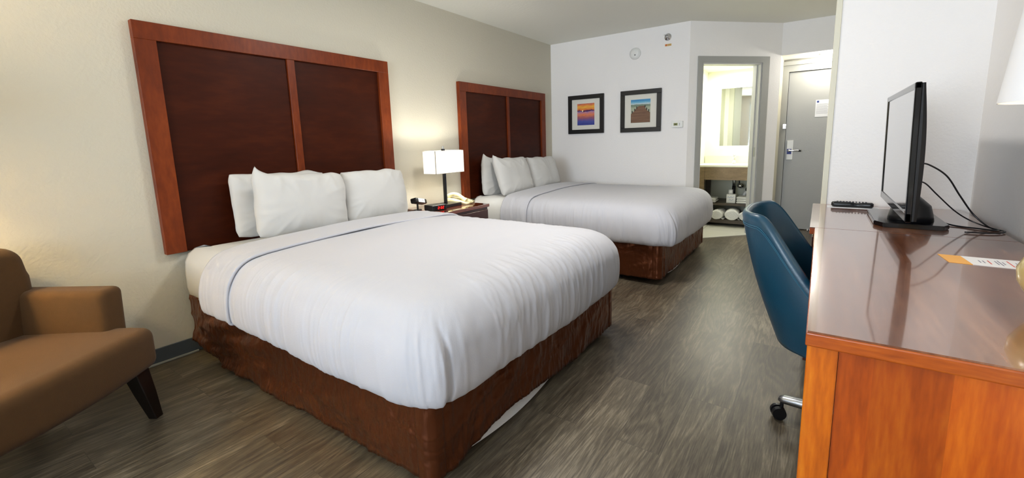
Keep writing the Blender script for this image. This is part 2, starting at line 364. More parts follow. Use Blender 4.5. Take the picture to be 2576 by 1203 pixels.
obj('lever', bm, CHROME, d1, True); obj('lever_tip', cyl(bmesh.new(), (-.225, YE-.057, .9985), (-.198, YE-.054, .998), .0125), BLACK, d1)
bm = bmesh.new(); box(bm, -.41, -.372, YE-.045, YE-.03, 1.27, 1.33, bev=.004); cyl(bm, (-.39, YE-.046, 1.30), (-.39, YE-.06, 1.30), .014)
obj('security_latch', bm, CHROME, fr)
obj('door_seam', B(DX0-.004, DX0+.004, YE-.003, YE+.001, .01, 1.95), mat('dark_gap', (30, 30, 30), .9), fr)
ntc = thing('door_notice', 'white printed safety notice with a small blue square fixed on the grey entry door', 'notice', (-.04, YE, 1.5))
obj('sheet', B(-.045, .10, -.003, -.0005, -.10, .10), PAPER, ntc)
obj('logo_square', B(-.034, -.012, -.0042, -.0031, .068, .09), mat('notice_blue', (40, 60, 130), .5), ntc)
bm = bmesh.new()
for i in range(10): box(bm, -.035, .085-.02*random.random(), -.0040, -.0031, .05-i*.0125, .053-i*.0125)
obj('printed_lines', bm, mat('notice_ink', (160, 160, 165), .8), ntc)
dl = thing('downlight', 'small round recessed downlight in the low ceiling above the entry door', 'ceiling light', (-.03, 6.3, HA))
obj('trim_ring', lathe(bmesh.new(), [(.045, -.001), (.06, -.001), (.062, -.006), (.045, -.008)], n=32), CREAM, dl, True)
obj('lens', cyl(bmesh.new(), (0, 0, -.0015), (0, 0, -.004), .044), mat('downlight_lens', (255, 248, 230), .5, emit=(255, 248, 225), emit_s=1.5), dl)

# ------------------------------------------------------------------ headboards
def headboard(name, y0, y1, zt, label, mull):
    t = thing(name, label, 'headboard', (XL, (y0+y1)/2, .62)); Y0, Y1 = y0-(y0+y1)/2, y1-(y0+y1)/2; T = zt-.62; s = .098
    mu0, mu1 = mull[0]-(y0+y1)/2, mull[1]-(y0+y1)/2
    obj('stile', B(.005, .045, Y0, Y0+s, 0, T-.092, bev=.0015, seg=1), HBF, t)
    obj('stile', B(.005, .045, Y1-s, Y1, 0, T-.092, bev=.0015, seg=1), HBF, t)
    obj('top_rail', B(.005, .045, Y0, Y1, T-.092, T, bev=.0015, seg=1), HBF, t)
    obj('mullion', B(.005, .040, mu0, mu1, 0, T-.092, bev=.0015, seg=1), HBF, t)
    obj('panel', B(.005, .024, Y0+s, mu0, 0, T-.092), HBP, t)
    obj('panel', B(.005, .024, mu1, Y1-s, 0, T-.092), HBP, t)
    return t
headboard('headboard', .838, 2.485, 1.879, 'large red-brown wooden headboard with two dark panels behind the nearer bed', (1.645, 1.695))
headboard('headboard', 3.352, 5.006, 1.808, 'red-brown wooden headboard in the back corner behind the farther bed', (4.165, 4.205))

# ------------------------------------------------------------------ beds
R0 = .30
PROF = [(-.03, .330), (.000, .334), (.022, .352), (.034, .40), (.034, .48), (.018, .555), (-.02, .615), (-.075, .652), (-.15, .668), (-.22, .675), (-.30, .680)]
def prof_at(q, P=PROF):
    n = len(P)-1; f = q*n; i = min(int(f), n-1); t = f-i
    g = lambda k: P[max(0, min(n, k))]
    a, b, c, d = g(i-1), g(i), g(i+1), g(i+2)
    return tuple(.5*((2*b[k])+(c[k]-a[k])*t+(2*a[k]-5*b[k]+4*c[k]-d[k])*t*t+(3*b[k]-a[k]-3*c[k]+d[k])*t**3) for k in (0, 1))
def duvet_mesh(xh, xf, y0, y1, seed, nx=260, nyy=150, nc=70, mq=60, thick=0.0, foot=True, wr=1.0, crease=True, hemdz=0.0, P=PROF):
    bm = bmesh.new(); LX = xf-xh; LC = .45
    def disp(L, q, ncr):
        # L perimeter coordinate; wrinkles fall down the sides
        cw_ = max(sstep(LX-R0-.12, LX-R0+.05, L)*(1-sstep(LX-R0+LC-.05, LX-R0+LC+.12, L)), sstep(LX-R0+LC+(y1-y0-2*R0)-.12, LX-R0+LC+(y1-y0-2*R0)+.05, L)*(1-sstep(LX-R0+2*LC+(y1-y0-2*R0)-.05, LX-R0+2*LC+(y1-y0-2*R0)+.12, L))) if foot else 0
        side = (1-sstep(.62, .98, q))*(1-cw_)+(1-sstep(.45, .72, q))*cw_
        d = 0
        r1 = 1-2*abs(nz(L*9+q*.9*math.sin(L*3), q*1.1, seed)); d += .009*max(0, r1-.35)*side
        r2 = 1-2*abs(nz(L*24+q*1.6, q*1.6+3, seed+5)); d += .0045*max(0, r2-.3)*side
        r4 = 1-2*abs(nz(L*38+q*2.5, q*2.0+7, seed+15)); d += .0042*max(0, r4-.45)*side*(.4+.6*max(0, nz(L*3, 5, seed)+.4))
        r3 = nz(L*3.1, q*2.2, seed+9); d += .009*r3*side
        # pulled creases over the foot shoulder
        if foot:
            f_ = sstep(LX-R0-.2, LX-R0+LC+.1, L)*(1-sstep(LX-R0+2*LC+(y1-y0-2*R0)-.1, LX-R0+2*LC+(y1-y0-2*R0)+.5, L))
            g = 1-2*abs(nz(L*21-q*5.0, q*2.0, seed+13)); d += .0065*max(0, g-.35)*f_*sstep(.25, .5, q)*(1-sstep(.75-.15*cw_, .95-.2*cw_, q))*(1-.6*cw_)
        if crease and foot:
            Lc = LX-R0+LC*.55
            for LL, sg in ((Lc, 1), (LX-R0+LC+(y1-y0-2*R0)+LC*.5, -1)):
                dl = (L-(LL+.05*math.sin(q*5)))*sg
                if dl > -0.16:
                    if dl < 0: k = math.exp(-((dl/.06)**2))*.016
                    else: k = math.exp(-(dl/.022)**1.0)*.016*(1 if dl > .004 else 1)-.016*math.exp(-((dl-.02)/.013)**2)
                    d += k*(1-sstep(.45, .62, q))*wr
        return d*wr
    def pos(kind, s, q):
        o, z = prof_at(q, P)
        o += thick*(1-q); z += thick*1.0 + hemdz*(1-sstep(.0, .25, q))
        zz = z
        slope_out = 1-sstep(.45, .85, q)
        if kind == 'near': base = Vector((xh+s*(LX-R0), y0+R0, 0)); dr = Vector((0, -1, 0)); L = s*(LX-R0); a = R0+o; p = base+dr*a
        elif kind == 'far': base = Vector((xh+s*(LX-R0), y1-R0, 0)); dr = Vector((0, 1, 0)); L = LX-R0+2*LC+(y1-y0-2*R0)+(1-s)*(LX-R0); p = base+dr*(R0+o)
        elif kind == 'foot': base = Vector((xf-R0, y0+R0+s*(y1-y0-2*R0), 0)); dr = Vector((1, 0, 0)); L = LX-R0+LC+s*(y1-y0-2*R0); p = base+dr*(R0+o)
        else:
            # superellipse corners
            n = 4.2-1.4*q; th = s*PI/2; ct_, st = math.cos(th), math.sin(th)
            ex = abs(st)**(2/n); ey = abs(ct_)**(2/n); a = R0+o
            if kind == 'c1': base = Vector((xf-R0, y0+R0, 0)); p = base+Vector((ex*a, -ey*a, 0)); L = LX-R0+LC*s
            else: base = Vector((xf-R0, y1-R0, 0)); p = base+Vector((ex*a, ey*a, 0)); L = LX-R0+LC+(y1-y0-2*R0)+LC*(1-s)
            dr = (p-base); dr = dr.normalized() if dr.length > 1e-4 else Vector((0, 0, 0))
        # hem sag
        zz += (.012*nz(L*2.3, 0, seed+2)+.006*nz(L*9, 0, seed+3))*(1-sstep(0, .3, q))
        zz += (.035*(1-sstep(.0, 1.0, L)) - (.028*sstep(LX-R0+LC*.7, LX-R0+LC+.8, L) if foot else 0))*(1-sstep(0, .35, q))
        d = disp(L, q, 0)
        p = p+dr*d*slope_out; p.z = zz+d*(1-slope_out)*.9
        p.z += .006*nz(p.x*2.2, p.y*2.2, seed)*sstep(.6, 1, q)
        return p
    def strip(kind, n):
        rows = [[pos(kind, i/n, j/mq) for j in range(mq+1)] for i in range(n+1)]; grid(bm, rows)
    strip('near', nx); strip('far', nx)
    if foot: strip('c1', nc); strip('c2', nc); strip('foot', nyy)
    zt = prof_at(1, P)[1]+thick
    rows = []
    for i in range(nx+1):
        r = []
        for j in range(nyy+1):
            x = xh+i/nx*(LX-R0); y = y0+R0+j/nyy*(y1-y0-2*R0)
            e = math.sin(PI*j/nyy)
            r.append(Vector((x, y, zt+.006*nz(x*2.2, y*2.2, seed)+.012*e*((1-sstep(.9, 1, i/nx)) if foot else 1))))
        rows.append(r)
    grid(bm, rows)
    bmesh.ops.remove_doubles(bm, verts=bm.verts, dist=.0008)
    return bm
def u_path(x0, x1, y0, y1, r, n=500):
    """near side head -> foot -> far side head ; returns list of (p, outward, L)"""
    segs = [(x1-r)-x0, PI*r/2, (y1-y0)-2*r, PI*r/2, (x1-r)-x0]; T = sum(segs); out = []
    for i in range(n+1):
        L = T*i/n; l = L
        if l <= segs[0]: out.append((Vector((x0+l, y0, 0)), Vector((0, -1, 0)), L)); continue
        l -= segs[0]
        if l <= segs[1]: a = l/r; out.append((Vector((x1-r+r*math.sin(a), y0+r-r*math.cos(a), 0)), Vector((math.sin(a), -math.cos(a), 0)), L)); continue
        l -= segs[1]
        if l <= segs[2]: out.append((Vector((x1, y0+r+l, 0)), Vector((1, 0, 0)), L)); continue
        l -= segs[2]
        if l <= segs[3]: a = l/r; out.append((Vector((x1-r+r*math.cos(a), y1-r+r*math.sin(a), 0)), Vector((math.cos(a), math.sin(a), 0)), L)); continue
        l -= segs[3]; out.append((Vector((x1-r-l, y1, 0)), Vector((0, 1, 0)), L))
    return out, segs
def bed(yc, label, seed, gap=True):
    y0, y1 = yc-.765, yc+.765; X0, X1 = -2.965, -1.03
    t = thing('bed', label, 'bed', (0, 0, 0))
    # box spring (white liner shows under the skirt)
    obj('box_spring', B(X0+.02, X1-.02, y0+.02, y1-.02, .06, .34, bev=.03, seg=3), LINER, t, True)
    bm = bmesh.new(); tube(bm, [(X1-.03, y0+.2, .045), (X1-.012, y0+.5, .018), (X1-.03, y0+1.0, .045)], .012, n=6, k=10)
    rows = []
    for i in range(40):
        y = y0+.10+i/39*.85; e = math.sin(PI*i/39); rows.append([Vector((X1-.004-.02*(1-e), y, .10)), Vector((X1+.004-.02*(1-e), y, .045-.030*e))])
    grid(bm, rows); o = obj('liner_hem', bm, LINER, t, True)
    # mattress under a fitted sheet
    bm = bmesh.new(); rows = []; path, sg = u_path(X0, X1-.01, y0-.005, y1+.005, .10, 260)
    # closed loop incl. head side
    loop = path[:]
    hp = []
    for i in range(1, 30): hp.append((Vector((X0, y1-(y1-y0)*i/30, 0)), Vector((-1, 0, 0)), loop[-1][2]+.05*i))
    loop = loop+hp
    pr = [(-.02, .335), (.004, .36), (.012, .42), (.012, .52), (.006, .57), (-.015, .612), (-.05, .638), (-.10, .646)]
    for o_, z in pr:
        r = []
        for p, nrm, L in loop:
            q = p.copy(); k = .006*nz(L*12, z*10, seed)*(1 if z < .45 else .3); q += nrm*(o_+k); q.z = z+.004*nz(L*5, z*3, seed)
            if o_ < -.01 and nrm.x == -1: q.y = max(y0+.10, min(y1-.10, q.y)) if o_ < -.04 else q.y
            r.append(q)
        rows.append(r)
    V = grid(bm, rows, close=True); bm.faces.new(V[-1]); bm.faces.new(V[0])
    obj('mattress', bm, SHEET, t, True)
    # skirt
    sx0, sx1, sy0, sy1 = X0+.01, X1+.022, y0-.016, y1+.016
    path, sg = u_path(sx0, sx1, sy0, sy1, .035, 1400); bm = bmesh.new(); rows = []; m_ = 22
    Lc = sg[0]+sg[1]/2; Lc2 = Lc+sg[2]+sg[1]
    for p, nrm, L in path:
        r = []
        headmess = (1-sstep(.35, 1.2, L)) if gap else .4*(1-sstep(.2, .8, L))
        for j in range(m_+1):
            v = j/m_
            zt = .375 - .0*v; zb = .048+.012*nz(L*1.7, 0, seed)+.004*nz(L*22, 0, seed)
            if gap: zb += .035*sstep(Lc+.12, Lc+.35, L)*(1-sstep(Lc+.5, Lc+1.1, L)) + .055*(1-sstep(.0, .45, L)) 
            z = zt+(zb-zt)*v
            d = .006*v
            dc = min(abs(L-Lc), abs(L-Lc2))
            d += .012*nz(L*5+v*1.2, v*2.2, seed+1)*(.4+v)+.005*nz(L*26+v*3, v*2.5, seed+2)*(.5+.8*v)+.0018*nz(L*70, v*3, seed+4)
            d += .004*nz(L*85, v*1.5, seed+21)*(math.exp(-(v/.22)**2)+math.exp(-((1-v)/.16)**2))*(.4+1.2*max(0, nz(L*2.5, 2, seed)+.3))
            d += .010*max(0, 1-2*abs(nz(L*2.6+v*1.8, v*1.4, seed+31))-.72)*2
            d += sstep(.02, .25, L)*headmess*(.030*nz(L*4+v*3, v*3+1, seed+6)+.016*nz(L*10+v*5, v*6, seed+7)+.012)
            fl = sstep(.05, .085, dc)  # flat corner pleat
            d = d*(.10+.90*fl)+.006*(1-sstep(.05, .06, dc))
            q = p+nrm*d; q.z = z; r.append(q)
        rows.append(r)
    grid(bm, rows)
    o = obj('bed_skirt', bm, SATIN, t, True); s = o.modifiers.new('s', 'SOLIDIFY'); s.thickness = .003; s.offset = -1
    # frame legs
    for lx, ly in ((X0+.05, y0+.05), (X1-.35, y0+.06), (X1-.35, y1-.06), (X0+.05, y1-.05)):
        bm = bmesh.new(); cyl(bm, (lx, ly, .012), (lx, ly, .07), .012, n=12); cyl(bm, (lx, ly, 0), (lx, ly, .015), .022, n=16); box(bm, lx-.02, lx+.02, ly-.02, ly+.02, .055, .062)
        obj('leg', bm, BLACK, t)
    return t
bed(1.685, 'nearer bed with a white sheeted mattress and crumpled brown satin skirt', 1.3, True)
bed(4.245, 'farther bed with a brown satin skirt, standing beyond the nightstand in the back corner', 8.7, False)
def duvet(yc, label, seed, dx=0):
    t = thing('duvet', label, 'duvet', (0, 0, 0))
    y0, y1 = yc-.81, yc+.81
    o = obj('cover', duvet_mesh(-2.545, -.965+dx, y0, y1, seed), LINEN, t, True)
    s = o.modifiers.new('s', 'SOLIDIFY'); s.thickness = .012; s.offset = -1
    P2 = [(-.03, .322), (.002, .326), (.024, .348)]+PROF[3:]
    o = obj('folded_cuff', duvet_mesh(-2.56, -2.255+R0, y0, y1, seed+20, nx=34, foot=False, thick=.014, crease=False, P=P2), LINEN, t, True)
    s = o.modifiers.new('s', 'SOLIDIFY'); s.thickness = .012; s.offset = -1
duvet(1.685, 'white duvet with a folded cuff spread on the nearer bed', 3.1)
duvet(4.245, 'white duvet with a folded cuff spread on the farther bed', 11.7, .04)

# ------------------------------------------------------------------ pillows
def pillow_mesh(w, h, t, seed, ear=-.004, wr=1.0, peak=0):
    bm = bmesh.new(); n = 56; k = 44; out = []
    for sgn in (1, -1):
        rows = []
        for i in range(n+1):
            u = -1+2*i/n; r = []
            for j in range(k+1):
                v = -1+2*j/k
                uu = math.sin(u*PI/2)*.5+u*.5; vv = math.sin(v*PI/2)*.5+v*.5
                fall = max(0, 1-abs(uu)**3.2)**.48*max(0, 1-abs(vv)**3.2)**.48
                x = uu*w/2*(1-.012*(1-abs(vv)**3)*abs(uu)**4); y = vv*h/2*(1-.018*(1-abs(uu)**3)*abs(vv)**4)
                cn = (abs(uu)*abs(vv))**6; rc_ = -.010*max(0, abs(uu)*abs(vv)-.72)/.28; x += (rc_+ear*cn)*uu; y += (rc_*.7+ear*cn)*vv
                if peak and uu < 0 and vv > 0: pk = (abs(uu)**5)*(abs(vv)**5); y += peak*pk; x += peak*.25*pk
                th = t/2*fall
                ed = (abs(uu)**2+abs(vv)**2)/2
                rd = math.atan2(vv, uu)
                th += wr*fall**.5*(.006*nz(x*7, y*7, seed)+.007*max(0, 1-2*abs(nz(x*9+y*3, y*5, seed+8))-.6)*sstep(-.1, .9, vv)*1.6+.010*max(0, 1-2*abs(nz(rd*3.2+seed, ed*1.2, seed*2))-.45)*ed*1.5)*1.0
                y += (.016 if vv > 0 else .008)*nz(x*8, 0, seed+3)*abs(vv)**4; x += .010*nz(y*8, 3, seed+3)*abs(uu)**6
                r.append(Vector((x, y, sgn*max(0, th))))
            rows.append(r)
        grid(bm, rows)
    bmesh.ops.remove_doubles(bm, verts=bm.verts, dist=.0006)
    return bm
def pillow(bx, yc, bz, w, h, t, lean, label, seed, roll=0, yaw=0, ear=-.004, peak=0):
    """bottom edge at (bx, yc, bz); leans back towards the headboard"""
    o = obj('pillow', pillow_mesh(w, h, t, seed, ear, 1.6, peak), PILLOWM, None, True)
    # local X -> world +y, local Y -> up leaning to -x, local Z -> +x
    a = math.radians(lean); ux = Vector((0, 1, 0)); uy = Vector((-math.sin(a), 0, math.cos(a))); uz = ux.cross(uy)
    R = Matrix((ux, uy, uz)).transposed(); R = Matrix.Rotation(math.radians(yaw), 3, 'Z') @ R @ Matrix.Rotation(math.radians(roll), 3, 'Z')
    c = Vector((bx, yc, bz))+R @ Vector((0, h/2, 0))
    m4 = R.to_4x4(); m4.translation = c; o.matrix_world = m4
    tag(o, label, 'pillow', 'bed pillows')
    return o
pillow(-2.885, 1.475, .645, .64, .40, .11, 7, 'white pillow at the left of the nearer bed, half hidden against the headboard', 1.1, roll=-2, yaw=2)
pillow(-2.70, 1.50, .650, .60, .39, .16, 7, 'white pillow in front at the left of the nearer bed with one peaked corner', 2.2, roll=-3, peak=.055)
pillow(-2.88, 2.07, .645, .56, .355, .10, 5, 'white pillow at the right of the nearer bed, almost hidden behind another', 3.3)
pillow(-2.72, 2.09, .650, .56, .375, .15, 10, 'white pillow in front at the right of the nearer bed beside the nightstand', 4.4, roll=-1)
pillow(-2.87, 3.83, .622, .62, .41, .13, 4, 'white pillow at the left of the farther bed, standing nearest the headboard', 5.5, roll=-5, peak=.05)
pillow(-2.63, 3.84, .652, .58, .40, .15, 18, 'white pillow in front at the left of the farther bed with a raised corner', 6.6, roll=1, peak=.055)
pillow(-2.87, 4.47, .645, .60, .37, .12, 5, 'white pillow at the back right of the farther bed, mostly hidden', 7.7)
pillow(-2.64, 4.46, .652, .58, .385, .15, 18, 'white pillow in front at the right of the farther bed beside the back wall', 8.8, roll=0, peak=.02)

# ------------------------------------------------------------------ nightstand and what stands on it
ns = thing('nightstand', 'dark red-brown nightstand with a glossy top between the two beds', 'nightstand', (-2.77, 2.87, 0))
NZ = .635
obj('top', B(-.25, .25, -.28, .305, NZ-.028, NZ, bev=.003), NST, ns)
obj('body', B(-.24, .235, -.265, .29, .06, NZ-.028), NSW, ns)
dr = obj('drawer', B(.2352, .25, -.255, .28, .43, .585, bev=.002), NSW, ns)
obj('handle', B(.252, .268, -.06, .06, .50, .512, bev=.002), STEEL, dr)
dr = obj('drawer', B(.2352, .25, -.255, .28, .25, .415, bev=.002), NSW, ns)
obj('handle', B(.252, .268, -.06, .06, .33, .342, bev=.002), STEEL, dr)
obj('plinth', B(-.23, .22, -.25, .25, 0, .06), NSW, ns)
# bedside lamp
lp = thing('table_lamp', 'lit bedside lamp with a white rectangular shade on the nightstand', 'lamp', (-2.775, 2.86, NZ))
obj('base', B(-.075, .075, -.11, .13, 0, .028, bev=.003), BLACK, lp)
obj('pole', B(-.012, .012, -.012, .012, .028, .52, bev=.002), GLOSSB, lp)
obj('finial', B(-.007, .007, -.007, .007, .512, .545, bev=.002), STEEL, lp)
bm = bmesh.new(); sx, sy0_, sy1_, z0, z1 = .075, -.175, .185, .305, .505
for (a, b, c, d) in ((-sx, -sx+.003, sy0_, sy1_), (sx-.003, sx, sy0_, sy1_), (-sx+.003, sx-.003, sy0_, sy0_+.003), (-sx+.003, sx-.003, sy1_-.003, sy1_)): box(bm, a, b, c, d, z0, z1)
obj('lamp_shade', bm, SHADE, lp)
bm = bmesh.new(); box(bm, sx-.004, sx+.001, sy0_-.001, sy0_+.003, z0, z1)
for zz in (z0, z1-.003): box(bm, -sx-.001, sx+.001, sy0_-.001, sy0_+.001, zz, zz+.003); box(bm, sx-.001, sx+.001, sy0_, sy1_, zz, zz+.003)
obj('shade_edging', bm, SHADEIN, lp)
obj('bulb', lathe(bmesh.new(), [(.001, .455), (.02, .45), (.028, .425), (.02, .395), (.012, .375)], n=20), mat('bulb_glow', (255, 240, 210), .5, emit=(255, 240, 210), emit_s=3), lp, True)
light('bedside_bulb', 'POINT', (-2.775+.035, 2.86, NZ+.42), 10, (1.0, 1.0, .93), shadow_soft_size=.03)
# clock
ck = thing('clock_radio', 'black digital alarm clock with red digits on the nightstand in front of the lamp', 'clock', (-2.70, 2.665, NZ), math.radians(-8))
obj('body', B(-.075, .05, -.075, .075, 0, .048, bev=.006), BLACK, ck)
obj('display', B(.0502, .052, -.045, .062, .010, .040), GLOSSB, ck)
SEG = {'2': 'abged', '3': 'abgcd', ':': ''}
bm = bmesh.new()
def digit(ch, y, z, w_=.013, h_=.022, t_=.0024, x0=.0522, x1=.0535):
    s = {'a': (y, y+w_, z+h_-t_, z+h_), 'd': (y, y+w_, z, z+t_), 'g': (y, y+w_, z+h_/2-t_/2, z+h_/2+t_/2), 'b': (y+w_-t_, y+w_, z+h_/2, z+h_), 'c': (y+w_-t_, y+w_, z, z+h_/2), 'e': (y, y+t_, z, z+h_/2), 'f': (y, y+t_, z+h_/2, z+h_)}
    for k in SEG[ch]: a = s[k]; box(bm, x0, x1, *a)
digit('2', -.022, .014); digit('3', .006, .014); digit('2', .027, .014)
box(bm, .0522, .0535, -.0035, -.001, .019, .022); box(bm, .0522, .0535, -.0035, -.001, .028, .031)
obj('digits', bm, mat('red_digits', (255, 40, 30), .5, emit=(255, 30, 20), emit_s=1.3), ck)
# charging hub behind the clock
hb = thing('charging_hub', 'black tilted power hub with a white outlet face beside the alarm clock', 'power outlet', (-2.86, 2.61, NZ+.075), math.radians(20))
bm = B(-.03, .03, -.085, .10, -.022, .022, bev=.010, seg=3)
bmesh.ops.rotate(bm, verts=bm.verts, cent=(0, 0, 0), matrix=Matrix.Rotation(math.radians(-12), 3, 'X'))
bmesh.ops.rotate(bm, verts=bm.verts, cent=(0, 0, 0), matrix=Matrix.Rotation(math.radians(-15), 3, 'Y'))
obj('body', bm, BLACK, hb, True)
def hubp(bm):
    bmesh.ops.rotate(bm, verts=bm.verts, cent=(0, 0, 0), matrix=Matrix.Rotation(math.radians(-12), 3, 'X'))
    bmesh.ops.rotate(bm, verts=bm.verts, cent=(0, 0, 0), matrix=Matrix.Rotation(math.radians(-15), 3, 'Y')); return bm
fc = obj('outlet_face', hubp(B(.0302, .033, -.052, .055, -.017, .017, bev=.001, seg=1)), PLW, hb)
for a in ((-.030, -.027, .002, .008), (-.016, -.013, .002, .008), (-.024, -.019, -.009, -.004), (.015, .028, -.004, .0), (.015, .028, .004, .008)): obj('socket_slot', hubp(B(.0332, .0336, *a)), BLACK, fc)
bm = bmesh.new(); cyl(bm, (0, -.02, -.074), (0, -.02, -.01), .008); cyl(bm, (0, -.02, -.075), (0, -.02, -.069), .035)
obj('stand', bm, BLACK, hb)
# telephone
ph = thing('telephone', 'cream corded telephone on the nightstand behind the lamp foot', 'telephone', (-2.79, 3.08, NZ), math.radians(12))
bm = bmesh.new(); prof = [(-.10, 0), (.11, 0), (.11, .018), (-.02, .05), (-.10, .058)]
a = [bm.verts.new((x, -.085, z)) for x, z in prof]; b = [bm.verts.new((x, .085, z)) for x, z in prof]
for i in range(5): bm.faces.new((a[i], a[(i+1) % 5], b[(i+1) % 5], b[i]))
bm.faces.new(a); bm.faces.new(b); bmesh.ops.bevel(bm, geom=list(bm.edges), offset=.006, segments=2, affect='EDGES')
obj('body', bm, BEIGE, ph, True)
bm = bmesh.new(); tube(bm, [(-.10, -.045, .072), (-.06, -.05, .092), (0, -.05, .088), (.055, -.045, .052), (.085, -.045, .036)], lambda u: .017+.008*(abs(2*u-1))**3, n=14)
obj('handset', bm, BEIGE, ph, True)
bm = bmesh.new()
for i in range(4):
    for j in range(3): x = .02+i*.02; box(bm, x, x+.012, .005+j*.022, .02+j*.022, .050-(x+.02)*.246-.004, .050-(x+.02)*.246+.004)
obj('keypad', bm, mat('phone_keys', (236, 230, 200), .5), ph)
bm = bmesh.new(); pts = []
for i in range(110): u = i/109; pts.append((.10+.025*math.sin(u*5)+.006*math.cos(i*1.1), -.03+.09*u, .010+.007+.006*math.sin(i*1.1)))
tube(bm, pts, .002, n=5, spline=False); obj('coiled_cord', bm, BEIGE, ph, True)

# ------------------------------------------------------------------ pictures and wall fittings
def art_sunset():
    m = bpy.data.materials.new('sunset_print'); m.use_nodes = True; nt = m.node_tree; b = nt.nodes['Principled BSDF']; L = nt.links.new; b.inputs['Roughness'].default_value = .35
    tc = nt.nodes.new('ShaderNodeTexCoord'); sp = nt.nodes.new('ShaderNodeSeparateXYZ'); L(tc.outputs['Generated'], sp.inputs[0])
    mp = nt.nodes.new('ShaderNodeMapping'); mp.inputs['Scale'].default_value = (3, 1, 12); L(tc.outputs['Generated'], mp.inputs[0])
    n = nt.nodes.new('ShaderNodeTexNoise'); n.inputs['Scale'].default_value = 1.5; n.inputs['Detail'].default_value = 5; L(mp.outputs[0], n.inputs['Vector'])
    a = nt.nodes.new('ShaderNodeMath'); a.operation = 'MULTIPLY_ADD'; a.inputs[1].default_value = .22; L(n.outputs['Fac'], a.inputs[0])
    s = nt.nodes.new('ShaderNodeMath'); s.operation = 'SUBTRACT'; s.inputs[1].default_value = .11; L(sp.outputs[2], s.inputs[0]); L(s.outputs[0], a.inputs[2])
    r = nt.nodes.new('ShaderNodeValToRGB'); e = r.color_ramp.elements; e[0].color = lin((52, 62, 140)); e[1].position = 1; e[1].color = lin((190, 96, 90))
    for p, c in ((.18, (74, 84, 160)), (.33, (150, 90, 110)), (.48, (226, 130, 84)), (.60, (190, 130, 150)), (.635, (120, 110, 170)), (.65, (84, 34, 84)), (.69, (96, 40, 80)), (.71, (226, 120, 60)), (.84, (240, 180, 70)), (.93, (230, 130, 70))): k = e.new(p); k.color = lin(c)
    L(a.outputs[0], r.inputs[0]); L(r.outputs[0], b.inputs['Base Color']); return m
def picture(name, xc, zc, w_, h_, pw, ph_, label, art):
    t = thing(name, label, 'picture', (xc, YB, zc)); f = .052
    bm = bmesh.new()
    for (a, b, c, d) in ((-w_/2, w_/2, h_/2-f, h_/2), (-w_/2, w_/2, -h_/2, -h_/2+f), (-w_/2, -w_/2+f, -h_/2+f, h_/2-f), (w_/2-f, w_/2, -h_/2+f, h_/2-f)): box(bm, a, b, -.03, -.002, c, d, bev=.002, seg=1)
    obj('frame', bm, FRAMEB, t)
    obj('mat_board', B(-w_/2+f, w_/2-f, -.014, -.004, -h_/2+f, h_/2-f), MATB, t)
    pr_ = obj('print', B(-pw/2, pw/2, -.0155, -.0142, -ph_/2, ph_/2), art, t); return t, pr_
t, p_ = picture('framed_picture', -2.515, 1.527, .497, .486, .240, .272, 'black framed print of an orange and violet sunset over water on the back wall', art_sunset())
obj('sun', cyl(bmesh.new(), (-.045, -.0156, .045), (-.045, -.0160, .045), .009, n=20), mat('sun_paint', (255, 244, 190), .5), p_)
obj('boat', B(-.040, -.018, -.0162, -.0156, .030, .036), mat('boat_paint', (60, 24, 40), .5), p_)
m = bpy.data.materials.new('sea_print'); m.use_nodes = True; nt = m.node_tree; b = nt.nodes['Principled BSDF']; L = nt.links.new; b.inputs['Roughness'].default_value = .35
tc = nt.nodes.new('ShaderNodeTexCoord'); sp = nt.nodes.new('ShaderNodeSeparateXYZ'); L(tc.outputs['Generated'], sp.inputs[0])
mp = nt.nodes.new('ShaderNodeMapping'); mp.inputs['Scale'].default_value = (4, 1, 40); L(tc.outputs['Generated'], mp.inputs[0]); n = nt.nodes.new('ShaderNodeTexNoise'); n.inputs['Scale'].default_value = 1.2; L(mp.outputs[0], n.inputs['Vector'])
a = nt.nodes.new('ShaderNodeMath'); a.operation = 'MULTIPLY_ADD'; a.inputs[1].default_value = .12; L(n.outputs['Fac'], a.inputs[0]); L(sp.outputs[2], a.inputs[2])
r = nt.nodes.new('ShaderNodeValToRGB'); e = r.color_ramp.elements; e[0].color = lin((96, 110, 96)); e[1].position = 1; e[1].color = lin((60, 140, 190))
for p, c in ((.3, (130, 142, 118)), (.5, (176, 184, 160)), (.7, (168, 176, 150)), (.79, (110, 130, 110)), (.84, (120, 136, 120)), (.86, (196, 212, 214)), (.93, (110, 178, 206))): k = e.new(p); k.color = lin(c)
L(a.outputs[0], r.inputs[0]); L(r.outputs[0], b.inputs['Base Color'])
t, p_ = picture('framed_picture', -1.800, 1.524, .492, .492, .236, .272, 'black framed print of a wooden pier running out to sea, nearest the thermostat', m)
bm = bmesh.new(); poly = [(-.116, -.134), (.116, -.134), (.116, -.02), (.085, .0), (.06, .03), (.045, .06), (-.02, .06), (-.05, .035), (-.08, .0), (-.116, -.03)]
va = [bm.verts.new((x, -.0157, z)) for x, z in poly]; vb = [bm.verts.new((x, -.0163, z)) for x, z in poly]
for i in range(len(poly)): bm.faces.new((va[i], va[(i+1) % len(poly)], vb[(i+1) % len(poly)], vb[i]))
bm.faces.new(va); bm.faces.new(vb)
obj('pier', bm, wood('pier_paint', (86, 58, 42), (120, 86, 62), (146, 112, 86), (1, 1, 60), .6, 0, big=2), p_)
pm = mat('post_paint', (44, 34, 30), .6)
for x, z in ((-.1, -.01), (-.07, .015), (-.045, .04), (.055, .05), (.075, .02), (.1, -.0)): obj('pier_post', B(x-.006, x+.006, -.0167, -.0163, z-.012, z+.016), pm, p_)
sd = thing('smoke_detector', 'round white smoke detector high on the back wall above the pictures', 'smoke detector', (-1.878, YB, 2.192))
